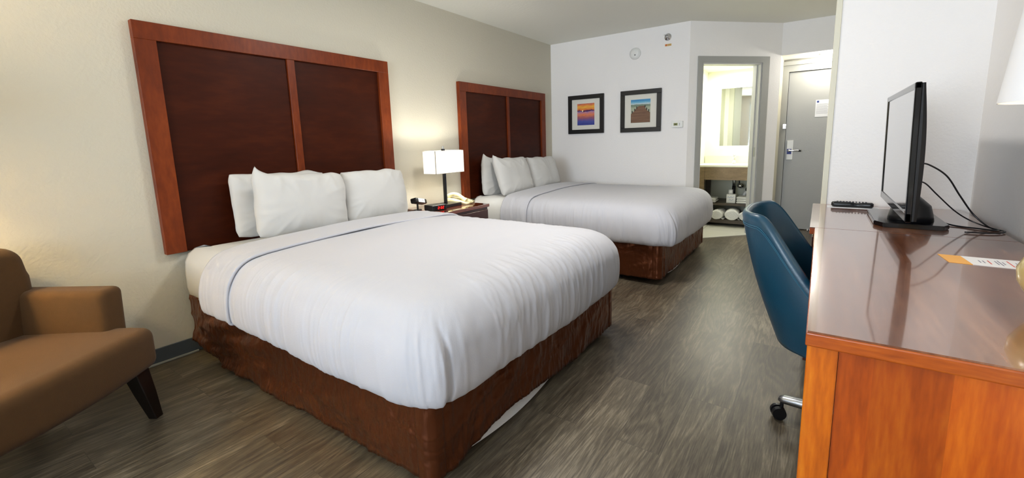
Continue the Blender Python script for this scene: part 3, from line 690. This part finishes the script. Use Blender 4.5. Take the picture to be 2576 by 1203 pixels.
bm = lathe(bmesh.new(), [(.001, .034), (.03, .033), (.052, .028), (.060, .016), (.066, .012), (.068, .002)], n=40)
bmesh.ops.rotate(bm, verts=bm.verts, cent=(0, 0, 0), matrix=Matrix.Rotation(PI/2, 3, 'X')); obj('housing', bm, PLW, sd, True)
obj('test_button', cyl(bmesh.new(), (.008, -.030, -.02), (.008, -.0345, -.02), .008), mat('grey_button', (110, 110, 108), .5), sd)
sk = thing('sprinkler', 'chrome wall sprinkler with a round plate near the ceiling on the back wall', 'sprinkler', (-1.503, YB, 2.323))
bm = lathe(bmesh.new(), [(.040, .001), (.038, .006), (.02, .010), (.012, .02), (.012, .035), (.016, .037), (.016, .05)], n=30); bmesh.ops.rotate(bm, verts=bm.verts, cent=(0, 0, 0), matrix=Matrix.Rotation(PI/2, 3, 'X')); obj('plate', bm, CHROME, sk, True)
bm = bmesh.new(); box(bm, -.03, .025, -.06, -.052, .012, .016); box(bm, -.022, .022, -.056, -.05, -.010, -.006); tube(bm, [(-.014, -.035, 0), (-.018, -.045, .008), (-.01, -.055, .012)], .003, n=6); tube(bm, [(.014, -.035, 0), (.018, -.045, .008), (.01, -.055, .012)], .003, n=6)
obj('deflector', bm, CHROME, sk)
st = thing('warning_sticker', 'small orange and cream sticker on the wall right below the sprinkler', 'sticker', (-1.497, YB, 2.236))
obj('sticker_base', B(-.036, .036, -.002, -.0005, -.012, .012), mat('sticker_cream', (222, 186, 120), .6), st)
obj('symbol', cyl(bmesh.new(), (-.022, -.002, 0), (-.022, -.0032, 0), .010), mat('sticker_orange', (206, 96, 40), .6), st)
bm = bmesh.new()
for i in range(3): box(bm, -.006, .030, -.003, -.0021, .005-i*.006, .0065-i*.006)
obj('printed_lines', bm, mat('sticker_ink', (150, 110, 60), .6), st)
th = thing('thermostat', 'white wall thermostat with a small green display beside the doorway', 'thermostat', (-1.368, YB, 1.349))
obj('housing', B(-.062, .062, -.028, -.001, -.037, .037, bev=.005), PLW, th)
obj('display', B(-.038, .006, -.0292, -.0282, -.014, .014), mat('lcd_green', (128, 132, 66), .4), th)
obj('lcd_digits', B(-.028, -.004, -.0300, -.0293, -.006, .006), mat('lcd_ink', (60, 64, 34), .5), th)
bm = bmesh.new(); box(bm, .022, .032, -.0305, -.0282, .004, .012); box(bm, .022, .032, -.0305, -.0282, -.012, -.004); obj('buttons', bm, mat('grey_keys', (120, 120, 120), .5), th)

# ------------------------------------------------------------------ desk and dresser
dk = thing('desk', 'long glossy red-brown desk with an orange cherry end panel on the right', 'desk', (0, 1.125, 0))
DT = .755; DL = 1.335
obj('desktop', B(0.003, .66, 0.003, DL, DT-.004, DT), DESKT, dk)
obj('edge_band', B(0, .66, 0, DL-.0005, DT-.036, DT-.0041, bev=.0035, seg=3), DESKE, dk)
obj('end_stile', B(.004, .062, .014, .07, 0, DT-.0385, bev=.002, seg=1), DESKS, dk)
obj('end_stile', B(.60, .655, .014, .07, 0, DT-.0385, bev=.002, seg=1), DESKS, dk)
obj('end_panel', B(.0635, .5985, .026, .045, .02, DT-.0385), DESKP, dk)
obj('rear_panel', B(.63, .65, .07, DL-.02, .05, DT-.036), NSW, dk)
obj('apron', B(.03, .05, .07, DL-.03, DT-.10, DT-.036), DESKE, dk)
obj('support_leg', B(.06, .64, DL-.05, DL-.02, 0, DT-.036), NSW, dk)
ds = thing('dresser', 'dark cherry dresser with drawers at the far end of the desk against the white wall', 'dresser', (0, 2.465, 0))
obj('top', B(-.018, .66, 0, .878, DT-.004, DT), DESKT, ds)
obj('edge_band', B(-.018, .66, 0, .878, DT-.034, DT-.0041, bev=.003), DESKE, ds)
obj('body', B(.012, .655, .012, .87, .05, DT-.036), NSW, ds)
obj('plinth', B(.03, .64, .02, .86, 0, .05), NSW, ds)
for i in range(3):
    z = .07+i*.215
    d = obj('drawer', B(-.006, .0115, .02, .862, z, z+.205, bev=.002, seg=1), NSW, ds)
    for yy in (.10,):
        for y2 in (.10, .76):
            bm = bmesh.new(); cyl(bm, (-.006, y2, z+.10), (-.032, y2, z+.10), .004, n=10); cyl(bm, (-.031, y2, z+.10), (-.038, y2, z+.10), .011, n=20)
            obj('knob', bm, STEEL, d, True)

# television
TX, TY0, TY1, TZ0, TZ1 = .296, 2.275, 3.150, .835, 1.378
tv = thing('television', 'black flat television on a stand standing on the dresser, seen edge on', 'television', (TX+.05, 2.80, DT))
tilt = Matrix.Rotation(math.radians(-1.3), 4, 'Y')
def tvp(name, bm, m, sm=False):
    bmesh.ops.translate(bm, verts=bm.verts, vec=(-(TX+.05), -2.80, -DT)); bmesh.ops.transform(bm, matrix=tilt, verts=bm.verts); return obj(name, bm, m, tv, sm)
bz_ = .026
bm = bmesh.new()
box(bm, TX, TX+.02, TY0, TY1, TZ1-bz_, TZ1, bev=.004); box(bm, TX, TX+.02, TY0, TY1, TZ0, TZ0+bz_+.012, bev=.004)
box(bm, TX, TX+.02, TY0, TY0+bz_, TZ0, TZ1, bev=.004); box(bm, TX, TX+.02, TY1-bz_, TY1, TZ0, TZ1, bev=.004)
tvp('bezel', bm, GLOSSB)
tvp('screen', B(TX+.004, TX+.018, TY0+bz_, TY1-bz_, TZ0+bz_+.01, TZ1-bz_), SCREEN)
# rear housing: curved back
bm = bmesh.new(); pr = []
nseg = 14
for j in range(nseg+1): v = j/nseg; z = TZ0+.004+v*(TZ1-TZ0-.008); pr.append((TX+.021+.010+.016*math.sin(PI*min(1, max(0, (1-v)*.78+.12)))**.9*(1-v**6), z))
rows = []
for yy, k in ((TY0+.002, .35), (TY0+.004, .9), (TY0+.03, 1.0), (TY1-.03, 1.0), (TY1-.004, .9), (TY1-.002, .35)):
    rows.append([Vector((TX+.0205, yy, TZ0+.004))]+[Vector((TX+.021+(x-TX-.021)*k, yy, z)) for x, z in pr]+[Vector((TX+.0205, yy, TZ1-.004))])
V = grid(bm, rows)
for r in (V[0], V[-1]): bm.faces.new(r)
bm.faces.new([r[0] for r in V]); bm.faces.new([r[-1] for r in V]); bm.faces.new([r[0] for r in V]+[r[-1] for r in reversed(V)]) if False else None
tvp('rear_housing', bm, TVBACK)
bm = bmesh.new(); prism(bm, [(.232, 2.66), (.262, 2.60), (.47, 2.60), (.495, 2.65), (.495, 3.02), (.46, 3.08), (.262, 3.08), (.232, 3.03)], DT+.001, DT+.021)
bmesh.ops.bevel(bm, geom=[e for e in bm.edges], offset=.003, segments=2, affect='EDGES'); bmesh.ops.translate(bm, verts=bm.verts, vec=(-(TX+.05), -2.80, -DT)); obj('stand_base', bm, GLOSSB, tv)
bm = bmesh.new(); rows = []
for j, (z, rx, ry) in enumerate(((DT+.02, .085, .10), (DT+.05, .08, .095), (DT+.09, .07, .085), (DT+.115, .045, .07), (DT+.14, .02, .06))):
    rows.append([Vector((.375+.02+rx*math.cos(2*PI*i/28)-.02, 2.76+ry*math.sin(2*PI*i/28), z)) for i in range(28)])
V = grid(bm, rows, close=True); bm.faces.new(V[0]); bm.faces.new(V[-1]); bmesh.ops.translate(bm, verts=bm.verts, vec=(-(TX+.05), -2.80, -DT)); obj('stand_neck', bm, BLACK, tv, True)
# cables
bm = tube(bmesh.new(), [(.375, 2.70, 1.045), (.41, 2.70, 1.04), (.475, 2.71, .99), (.53, 2.73, .90), (.585, 2.75, .815), (.63, 2.72, .768), (.655, 2.67, .762), (.60, 2.70, .760), (.52, 2.76, .760), (.45, 2.84, .779)], .0035, n=8)
tag(obj('power_cable', bm, BLACK, None, True), 'black cable looping from high on the back of the television down to the desk', 'cable')
bm = tube(bmesh.new(), [(.37, 2.70, .965), (.405, 2.70, .955), (.45, 2.71, .905), (.52, 2.74, .83), (.58, 2.77, .785), (.635, 2.74, .762), (.668, 2.66, .7605), (.62, 2.60, .7605), (.53, 2.58, .7605)], .003, n=8)
tag(obj('antenna_cable', bm, BLACK, None, True), 'thinner black cable running from low on the back of the television across the dresser', 'cable')
# remote on a slip of paper
ps = obj('paper_slip', B(.055, .30, 3.185, 3.275, DT+.0003, DT+.0013), PAPER); tag(ps, 'white paper slip lying under the remote control on the dresser', 'paper')
rc = thing('remote_control', 'black remote control lying on a paper slip on the dresser', 'remote control', (.175, 3.235, DT+.0015), math.radians(-3))
bm = bmesh.new(); rows = []
for i in range(25):
    u = i/24; x = -.10+.2*u; wv = .021-.006*math.exp(-((u-.62)/.12)**2)+.003*math.exp(-((u-.2)/.2)**2); hh = .016-.003*math.exp(-((u-.62)/.12)**2)
    e = 1 if 0 < i < 24 else .6
    rows.append([Vector((x, wv*e*math.cos(2*PI*j/16), hh*(1+ e*(abs(math.sin(2*PI*j/16))**.7)*math.copysign(1, math.sin(2*PI*j/16))))) for j in range(16)])
V = grid(bm, rows, close=True); bm.faces.new(V[0]); bm.faces.new(V[-1]); obj('body', bm, BLACK, rc, True)
bm = bmesh.new()
for i in range(10):
    for j in range(3): x = -.075+i*.015; box(bm, x, x+.009, -.013+j*.010, -.007+j*.010,   .0295, .0335, bev=.001, seg=1)
obj('buttons', bm, mat('rubber_keys', (60, 60, 66), .6), rc)
obj('power_key', cyl(bmesh.new(), (-.088, -.006, .028), (-.088, -.006, .033), .004, n=12), PLW, rc)
# brochure
bc = thing('brochure', 'white leaflet with an orange end and printed lines lying on the desk', 'leaflet', (.375, 1.975, DT+.0003))
bm = bmesh.new(); prism(bm, [(.060, 0), (.225, -.010), (.225, .118), (.052, .119)], 0, .001); obj('sheet', bm, PAPER, bc)
bm = bmesh.new(); prism(bm, [(.004, .004), (.060, 0), (.052, .119), (-.006, .121)], 0, .001); obj('orange_band', bm, mat('orange_print', (244, 178, 84), .5), bc)
for nm, xs, col, s in (('grey_text', (.085, .095, .125, .133, .141, .172, .180, .188, .196), (130, 130, 150), .0), ('red_text', (.108, .156), (214, 70, 60), 0)):
    ik = mat(nm+'_ink', col, .7)
    for x in xs: l = .03+.05*random.random(); obj(nm, B(x, x+.003, .055-l/2, .055+l/2, .00102, .0013), ik, bc)
# desk lamp on the right edge
tl = thing('table_lamp', 'lamp with white drum shade and yellow ceramic body at the near end of the desk', 'lamp', (.512, 1.50, DT))
obj('body', lathe(bmesh.new(), [(.001, 0), (.06, 0), (.066, .006), (.062, .014), (.085, .04), (.103, .075), (.106, .105), (.092, .14), (.06, .17), (.034, .20), (.026, .24), (.022, .30)], n=48), mat('yellow_ceramic', (196, 172, 112), .25, coat=.5), tl, True)
bm = bmesh.new(); rows = []
for r, z in ((.176, .495), (.1455, .79), (.1435, .79), (.174, .495)): rows.append([Vector((r*math.cos(2*PI*i/64), r*math.sin(2*PI*i/64), z)) for i in range(64)])
rows.append(rows[0]); grid(bm, rows, close=True); bmesh.ops.remove_doubles(bm, verts=bm.verts, dist=1e-5)
so = obj('lamp_shade', bm, mat('drum_shade_linen', (238, 238, 240), .8), tl); sharp(so)
bm = bmesh.new(); cyl(bm, (0, 0, .30), (0, 0, .56), .006)
for a in (0, 2.09, 4.19): tube(bm, [(0, 0, .56), (.08*math.cos(a), .08*math.sin(a), .553), (.168*math.cos(a), .168*math.sin(a), .53)], .002, n=6)
obj('harp', bm, STEEL, tl)
obj('bulb', lathe(bmesh.new(), [(.012, .34), (.014, .37), (.03, .41), (.028, .44), (.001, .46)], n=20), mat('bulb_glow_desk', (255, 230, 180), .5, emit=(255, 220, 160), emit_s=2), tl, True)
light('desk_bulb', 'POINT', (.512, 1.50, DT+.60), .8, (1.0, .8, .5), shadow_soft_size=.03)

# ------------------------------------------------------------------ teal desk chair
ch = thing('desk_chair', 'teal leather swivel chair pushed in under the desk', 'chair', (.12, 1.975, 0), math.radians(0))
def shell(th, s, off=0):
    """th in [-1,1] around the back (0 = rear centre), s 0 bottom .. 1 rim"""
    a = th*PI*.5
    e = .70
    cx_, sy_ = math.copysign(abs(math.cos(a))**e, math.cos(a)), math.copysign(abs(math.sin(a))**e, math.sin(a))
    # bottom ring
    xb = -.03-(.19+off)*cx_; yb = (.26+off)*sy_
    xt = -.06-(.30+off)*cx_+.27*abs(th)**3.0; yt = (.305+off)*sy_
    zt = .893-.40*sstep(.41, 1.0, abs(th)); zb = .425
    k = s
    bulge = .02*math.sin(PI*s)
    x = xb+(xt-xb)*k-bulge*cx_*.7; y = yb+(yt-yb)*k+bulge*sy_*.8
    return Vector((x, y, zb+(zt-zb)*s))
bm = bmesh.new(); nt_, ns_ = 72, 26
outer = [[shell(-1+2*i/nt_, j/ns_, 0) for j in range(ns_+1)] for i in range(nt_+1)]
inner = [[shell(-1+2*i/nt_, j/ns_, -.040*(1-.25*(j/ns_))) for j in range(ns_+1)] for i in range(nt_+1)]
rows = []
for i in range(nt_+1):
    r = list(outer[i]); a_, b_ = outer[i][-1], inner[i][-1]; mid = (a_+b_)/2
    rr = (a_-b_).length/2
    for q in (45, 90, 135): r.append(mid+(a_-b_)/2*math.cos(math.radians(q))+Vector((0, 0, rr*math.sin(math.radians(q))*1.1)))
    r += list(reversed(inner[i])); rows.append(r)
V = grid(bm, rows); n_ = len(V[0])
for r in (V[0], V[-1]): bm.faces.new(r)
for i in range(nt_): bm.faces.new((V[i][0], V[i][-1], V[i+1][-1], V[i+1][0]))
obj('back_shell', bm, TEAL, ch, True)
for off, dz in ((.0015, -.028), (.0015, -.036)):
    bm = bmesh.new(); pts = []
    for i in range(121):
        th_ = -1+2*i/120; p = shell(th_, 1+dz*2.0, off); pts.append(p)
    tube(bm, pts, .0012, n=5, spline=False); obj('stitching', bm, TEALS, ch, True)
bm = bmesh.new(); prism(bm, [(-.05+.145*math.copysign(abs(math.cos(a))**.8, math.cos(a))+(.18 if math.cos(a) > 0 else 0)*abs(math.cos(a)),   .225*math.copysign(abs(math.sin(a))**.8, math.sin(a))) for a in [2*PI*i/60 for i in range(60)]], .405, .435); 
bmesh.ops.bevel(bm, geom=[e for e in bm.edges], offset=.012, segments=3, affect='EDGES'); obj('seat_pan', bm, TEAL, ch, True)
bm = B(-.12, .30, -.205, .205, .43, .50, bev=.035, seg=5); obj('seat_cushion', bm, TEAL, ch, True)
obj('gas_column', cyl(cyl(bmesh.new(), (.10, 0, .10), (.10, 0, .27), .028), (.10, 0, .26), (.10, 0, .395), .018), BLACK, ch, True)
bcn = obj('hub', cyl(bmesh.new(), (.10, 0, .075), (.10, 0, .13), .045, .036), STEEL, ch, True)
for k in range(5):
    a = math.radians(171+72*k); dx_, dy_ = math.cos(a), math.sin(a); R_ = .30
    bm = bmesh.new(); rows = []
    for u in (0, .25, .5, .75, .93, 1.0):
        r_ = .04+(R_-.04)*u; zz = .112-.022*u; hw = .026-.008*u; hh = .020-.007*u if u < 1 else .004
        c = Vector((.10+dx_*r_, dy_*r_, zz)); sd_ = Vector((-dy_, dx_, 0))
        rows.append([c+sd_*hw+Vector((0, 0, -hh)), c+sd_*hw+Vector((0, 0, hh*.3)), c+sd_*hw*.6+Vector((0, 0, hh)), c-sd_*hw*.6+Vector((0, 0, hh)), c-sd_*hw+Vector((0, 0, hh*.3)), c-sd_*hw+Vector((0, 0, -hh))])
    V = grid(bm, rows, close=True); bm.faces.new(V[0]); bm.faces.new(V[-1]); arm = obj('base_arm', bm, STEEL, ch, True)
    bm = bmesh.new(); px, py = .10+dx_*(R_-.012), dy_*(R_-.012); sd_ = Vector((-math.sin(a+.5), math.cos(a+.5), 0)); c = Vector((px, py, .028))+Vector((-sd_.y, sd_.x, 0))*-.012
    for sg in (-1, 1):
        for (o1, o2, r_) in ((.006, .022, .028),): cyl(bm, c+sd_*sg*o1, c+sd_*sg*o2, r_, r_*.94, n=28)
    cyl(bm, (px, py, .03), (px, py, .085), .007, n=12); cyl(bm, c-sd_*.007, c+sd_*.007, .018, n=16)
    obj('caster', bm, BLACK, ch)

# ------------------------------------------------------------------ armchair bottom left
ac = thing('armchair', 'brown upholstered armchair with dark tapered legs against the left wall', 'armchair', (-2.485, .095, 0), math.radians(32.5))
def soft(name, x0, x1, y0, y1, z0, z1, bev, f=None, seg=6, div=0):
    bm = B(x0, x1, y0, y1, z0, z1, bev=bev, seg=seg)
    bmesh.ops.subdivide_edges(bm, edges=[e for e in bm.edges if e.calc_length() > .09], cuts=8, use_grid_fill=True)
    if f:
        for v in bm.verts: v.co = f(v.co)
    return obj(name, bm, ARMF, ac, True)
def seatf(c):
    x, y, z = c
    if x > 0: x += .05*(1-(y/.39)**2)*(x/.33)
    if z > .35: z += .018*(1-(y/.39)**2)-.035*max(0, -x+.1)
    return Vector((x, y, z))
soft('seat', -.24, .33, -.385, .385, .245, .425, .045, seatf)
def armf(s):
    def f(c):
        x, y, z = c; k = (z-.25)/.36; y2 = y+s*.045*k; x2 = x-.03*k if x > 0 else x
        return Vector((x2, y2, z+.012*(x < -.1)*0))
    return f
soft('arm', -.28, .20, .275, .385, .26, .605, .03, armf(1)); soft('arm', -.28, .20, -.385, -.275, .26, .605, .03, armf(-1))
def backf(c):
    x, y, z = c; k = max(0, z-.3)/.52; return Vector((x-.03*k, y*(1+.05*k-.06*max(0, k-.7)/.3), z-.03*(y/.39)**4*(1 if z > .7 else 0)))
soft('backrest', -.34, -.18, -.39, .39, .25, .82, .055, backf)
for sx_, sy_ in ((1, 1), (1, -1), (-1, 1), (-1, -1)):
    bm = bmesh.new(); x0 = .255*sx_ if sx_ > 0 else -.28; y0 = .325*sy_
    rows = []
    for u, hw in ((0, .034), (.5, .028), (1, .019)):
        c = Vector((x0+sx_*.045*u, y0+sy_*.02*u, .25*(1-u))); rows.append([c+Vector((a*hw, b*hw, 0)) for a, b in ((-1, -1), (1, -1), (1, 1), (-1, 1))])
    V = grid(bm, rows, close=True); bm.faces.new(V[0]); bm.faces.new(V[-1]); bmesh.ops.bevel(bm, geom=list(bm.edges), offset=.003, segments=1, affect='EDGES'); obj('leg', bm, DARKLEG, ac)
# floor lamp behind the armchair (lights the left wall)
fl_ = thing('floor_lamp', 'lit floor lamp beside the armchair against the left wall', 'lamp', (-2.72, -.32, 0))
obj('base', lathe(bmesh.new(), [(.001, 0), (.14, 0), (.14, .015), (.02, .03)], n=40), STEEL, fl_, True)
obj('pole', cyl(bmesh.new(), (0, 0, .02), (0, 0, 1.40), .011), STEEL, fl_, True)
bm = bmesh.new(); rows = [[Vector((r*math.cos(2*PI*i/48), r*math.sin(2*PI*i/48), z)) for i in range(48)] for r, z in ((.17, 1.30), (.15, 1.58), (.148, 1.58), (.168, 1.30))]; rows.append(rows[0]); grid(bm, rows, close=True); bmesh.ops.remove_doubles(bm, verts=bm.verts, dist=1e-5)
obj('lamp_shade', bm, mat('floor_shade', (240, 230, 205), .8, emit=(255, 225, 160), emit_s=1.2), fl_)
light('floor_lamp_bulb', 'POINT', (-2.72, -.32, 1.46), 38, (1.0, .74, .34), shadow_soft_size=.05)

cl_ = thing('added_fill_light', 'round flush fixture added out of view on the ceiling as fill light', 'ceiling light', (-1.35, 2.35, H))  # unseen fixture put in to carry the overhead fill
obj('canopy', lathe(bmesh.new(), [(.001, -.001), (.20, -.001), (.20, -.03), (.19, -.035), (.001, -.035)], n=48), STEEL, cl_, True)
obj('diffuser', lathe(bmesh.new(), [(.185, -.036), (.18, -.05), (.14, -.062), (.001, -.068)], n=48), mat('diffuser_glow', (250, 248, 240), .5, emit=(255, 250, 240), emit_s=2), cl_, True)

# ------------------------------------------------------------------ bathroom contents
vn = thing('vanity', 'open wood washstand with a cream counter seen through the bathroom doorway', 'vanity', (-1.385, 6.25, 0))
VW = .78; VD = .598
obj('countertop', B(0, VW, -.012, VD, .80, .825, bev=.003), mat('cream_counter', (232, 230, 206), .3), vn)
obj('backsplash', B(.001, VW, VD-.02, VD-.001, .826, .93, bev=.002, seg=1), mat('cream_splash', (224, 222, 190), .3), vn)
obj('apron', B(.1185, VW-.005, .005, .025, .63, .799), VANW, vn)
obj('leg', B(.005, .118, 0, .05, .0085, .799), VANW, vn)
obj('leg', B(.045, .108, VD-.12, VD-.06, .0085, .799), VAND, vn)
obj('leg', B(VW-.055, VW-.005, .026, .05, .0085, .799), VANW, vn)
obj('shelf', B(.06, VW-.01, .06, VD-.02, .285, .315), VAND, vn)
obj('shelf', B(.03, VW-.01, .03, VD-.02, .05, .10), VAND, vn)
obj('basin', lathe(bmesh.new(), [(.16, .8255), (.165, .829), (.17, .8255), (.15, .8252), (.10, .8250)], .43, .25, n=40), mat('basin_white', (240, 240, 232), .15), vn, True)
fa = thing('faucet', 'chrome faucet standing on the washstand counter', 'faucet', (-.965, 6.62, .826))
bm = bmesh.new(); cyl(bm, (0, 0, 0), (0, 0, .11), .022, .018); tube(bm, [(0, 0, .08), (0, -.06, .085), (0, -.11, .07)], .012, n=12); box(bm, -.012, .02, -.05, .01, .115, .128, bev=.003); cyl(bm, (0, 0, .11), (0, 0, .125), .012); obj('spout', bm, CHROME, fa, True)
mi = thing('mirror', 'backlit rectangular mirror above the washstand', 'mirror', (-.93, YV, 1.45))
mx0, mx1, mz0, mz1 = -.265, .30, -.385, .405
obj('mirror_glass', B(mx0, mx1, -.035, -.03, mz0, mz1), mat('mirror_silver', (235, 240, 232), .02, metal=1), mi)
obj('backing', B(mx0+.03, mx1-.03, -.0295, -.001, mz0+.03, mz1-.03), PLW, mi)
bm = bmesh.new()
for (a, b, c, d) in ((mx0+.016, mx1-.016, mz1-.03+.001, mz1-.016), (mx0+.016, mx1-.016, mz0+.016, mz0+.029), (mx0+.016, mx0+.029, mz0+.03, mz1-.03), (mx1-.029, mx1-.016, mz0+.03, mz1-.03)): box(bm, a, b, -.026, -.012, c, d)
obj('light_strip', bm, mat('led_strip', (255, 255, 240), .5, emit=(246, 255, 226), emit_s=9), mi)
dp = thing('drain_pipes', 'chrome and black drain trap with supply valve under the washstand', 'pipes', (-.95, 6.62, .18))
bm = bmesh.new(); cyl(bm, (0, 0, .33), (0, 0, .50), .02); obj('tailpiece', bm, STEEL, dp, True)
obj('drain_pipe', cyl(bmesh.new(), (0, 0, .137), (0, 0, .20), .026, n=20), PLW, dp, True)
bm = bmesh.new(); cyl(bm, (0, 0, .20), (0, 0, .34), .022); tube(bm, [(.0, 0, .50), (-.05, -.02, .45), (-.08, -.02, .43), (-.12, -.03, .445)], .010, n=8); tube(bm, [(.01, -.01, .49), (.06, -.03, .46), (.07, -.03, .38)], .009, n=8); obj('black_trap', bm, BLACK, dp, True)
bm = bmesh.new(); cyl(bm, (.06, .01, .35), (.095, -.05, .35), .032, n=24); obj('valve', bm, CHROME, dp, True)
bm = bmesh.new(); tube(bm, [(.12, 0, .138), (.125, 0, .20), (.145, 0, .25), (.18, -.01, .27)], .022, n=12); obj('white_elbow', bm, PLW, dp, True)
bm = bmesh.new(); cyl(bm, (.17, 0, .30), (.20, -.03, .30), .035, n=24); obj('valve_knob', bm, mat('dark_knob', (60, 58, 56), .4), dp, True)
tb = thing('tissue_box', 'white box with faint blue script on the washstand shelf', 'box', (-.945, 6.42, .3155))
obj('carton', B(-.055, .055, -.05, .05, 0, .115, bev=.003), PLW, tb)
bm = bmesh.new(); tube(bm, [(-.04, -.0508, .07), (-.03, -.0508, .085), (-.015, -.0508, .068), (0, -.0508, .086), (.015, -.0508, .072), (.035, -.0508, .088)], .0022, n=5); tube(bm, [(-.025, -.0508, .03), (-.01, -.0508, .048), (.005, -.0508, .034), (.03, -.0508, .052)], .0022, n=5)
obj('script', bm, mat('blue_script', (165, 180, 212), .6), tb)
obj('pump_top', cyl(bmesh.new(), (-.012, 0, .115), (-.012, 0, .175), .03, .026, n=24), PLW, tb, True)
def towel_roll(r, L_, seed):
    bm = bmesh.new(); rows = []
    for i in range(21):
        u = i/20; y = -L_/2+L_*u; rr = r*(1 if 0 < i < 20 else .86); rows.append([Vector(((rr*(1+.06*nz(math.cos(a)*2, math.sin(a)*2, seed+u)))*math.cos(a), y, rr*.82*(1+.05*nz(math.cos(a)*3, math.sin(a)*3, seed))*math.sin(a))) for a in [2*PI*j/40 for j in range(40)]])
    V = grid(bm, rows, close=True); bm.faces.new(V[0]); bm.faces.new(V[-1])
    # spiral end layers
    pts = []
    for i in range(90): a = i*.19; q = r*.82*(1-i/100); pts.append(Vector((q*math.cos(a), -L_/2-.002, q*.82*math.sin(a))))
    tube(bm, pts, .0042, n=6, spline=False)
    # loose flap
    grid(bm, [[Vector((r*.75+.0*k, -L_/2+.01+L_*.95*j/8, -r*.55-.006*k)) for j in range(9)] if k == 0 else [Vector((r*(.75+.12*k), -L_/2+.01+L_*.95*j/8, -r*(.62+.05*k))) for j in range(9)] for k in range(4)])
    return bm
tn = []
for i, (x, y, lb, s) in enumerate(((-1.225, 6.46, 'leftmost rolled white towel on the low washstand shelf, behind the bed corner', .9), (-1.085, 6.36, 'rolled white towel with a loose flap on the low washstand shelf', 1.0), (-.915, 6.36, 'larger rolled white towel beside another on the low washstand shelf', 1.12), (-.75, 6.38, 'rolled white towel at the right end of the low washstand shelf', .95))):
    r = .076*s; o = obj('rolled_towel', towel_roll(r, .26, i*3.3), TOWEL, None, True, loc=(x, y, .10+r*.82+.004)); o.rotation_euler = (0, 0, math.radians((-1)**i*4)); tag(o, lb, 'towel', 'rolled towels')
def folded(nl, w_, d_, seed):
    bm = bmesh.new(); rows = []; hh = .030
    for l in range(nl):
        z0 = l*hh; sh = .006*nz(l*3.3, seed)
        sec = [(-w_/2+.01+sh, z0+.002), (w_/2-.012+sh, z0+.002), (w_/2+sh, z0+hh/2), (w_/2-.012+sh, z0+hh-.002), (-w_/2+.01+sh, z0+hh-.002), (-w_/2+sh, z0+hh/2)]
        rows = [[Vector((x+.003*nz(x*20, y*20, seed+l), y, z+.002*nz(x*15, y*15, seed))) for x, z in sec] for y in [-d_/2+d_*i/10 for i in range(11)]]
        V = grid(bm, rows, close=True); bm.faces.new(V[0]); bm.faces.new(V[-1])
    bmesh.ops.bevel(bm, geom=[e for e in bm.edges if len(e.link_faces) == 2 and e.calc_face_angle(0) > .5], offset=.005, segments=2, affect='EDGES')
    return bm
for x, y, n_, lb in ((-.775, 6.43, 3, 'folded white towels on the upper washstand shelf beside the tissue box'), (-1.22, 6.43, 2, 'folded white towel on the upper washstand shelf behind the farther bed corner')):
    o = obj('folded_towel', folded(n_, .20, .20, x), TOWEL, None, True, loc=(x, y, .3165)); tag(o, lb, 'towel', 'folded towels')
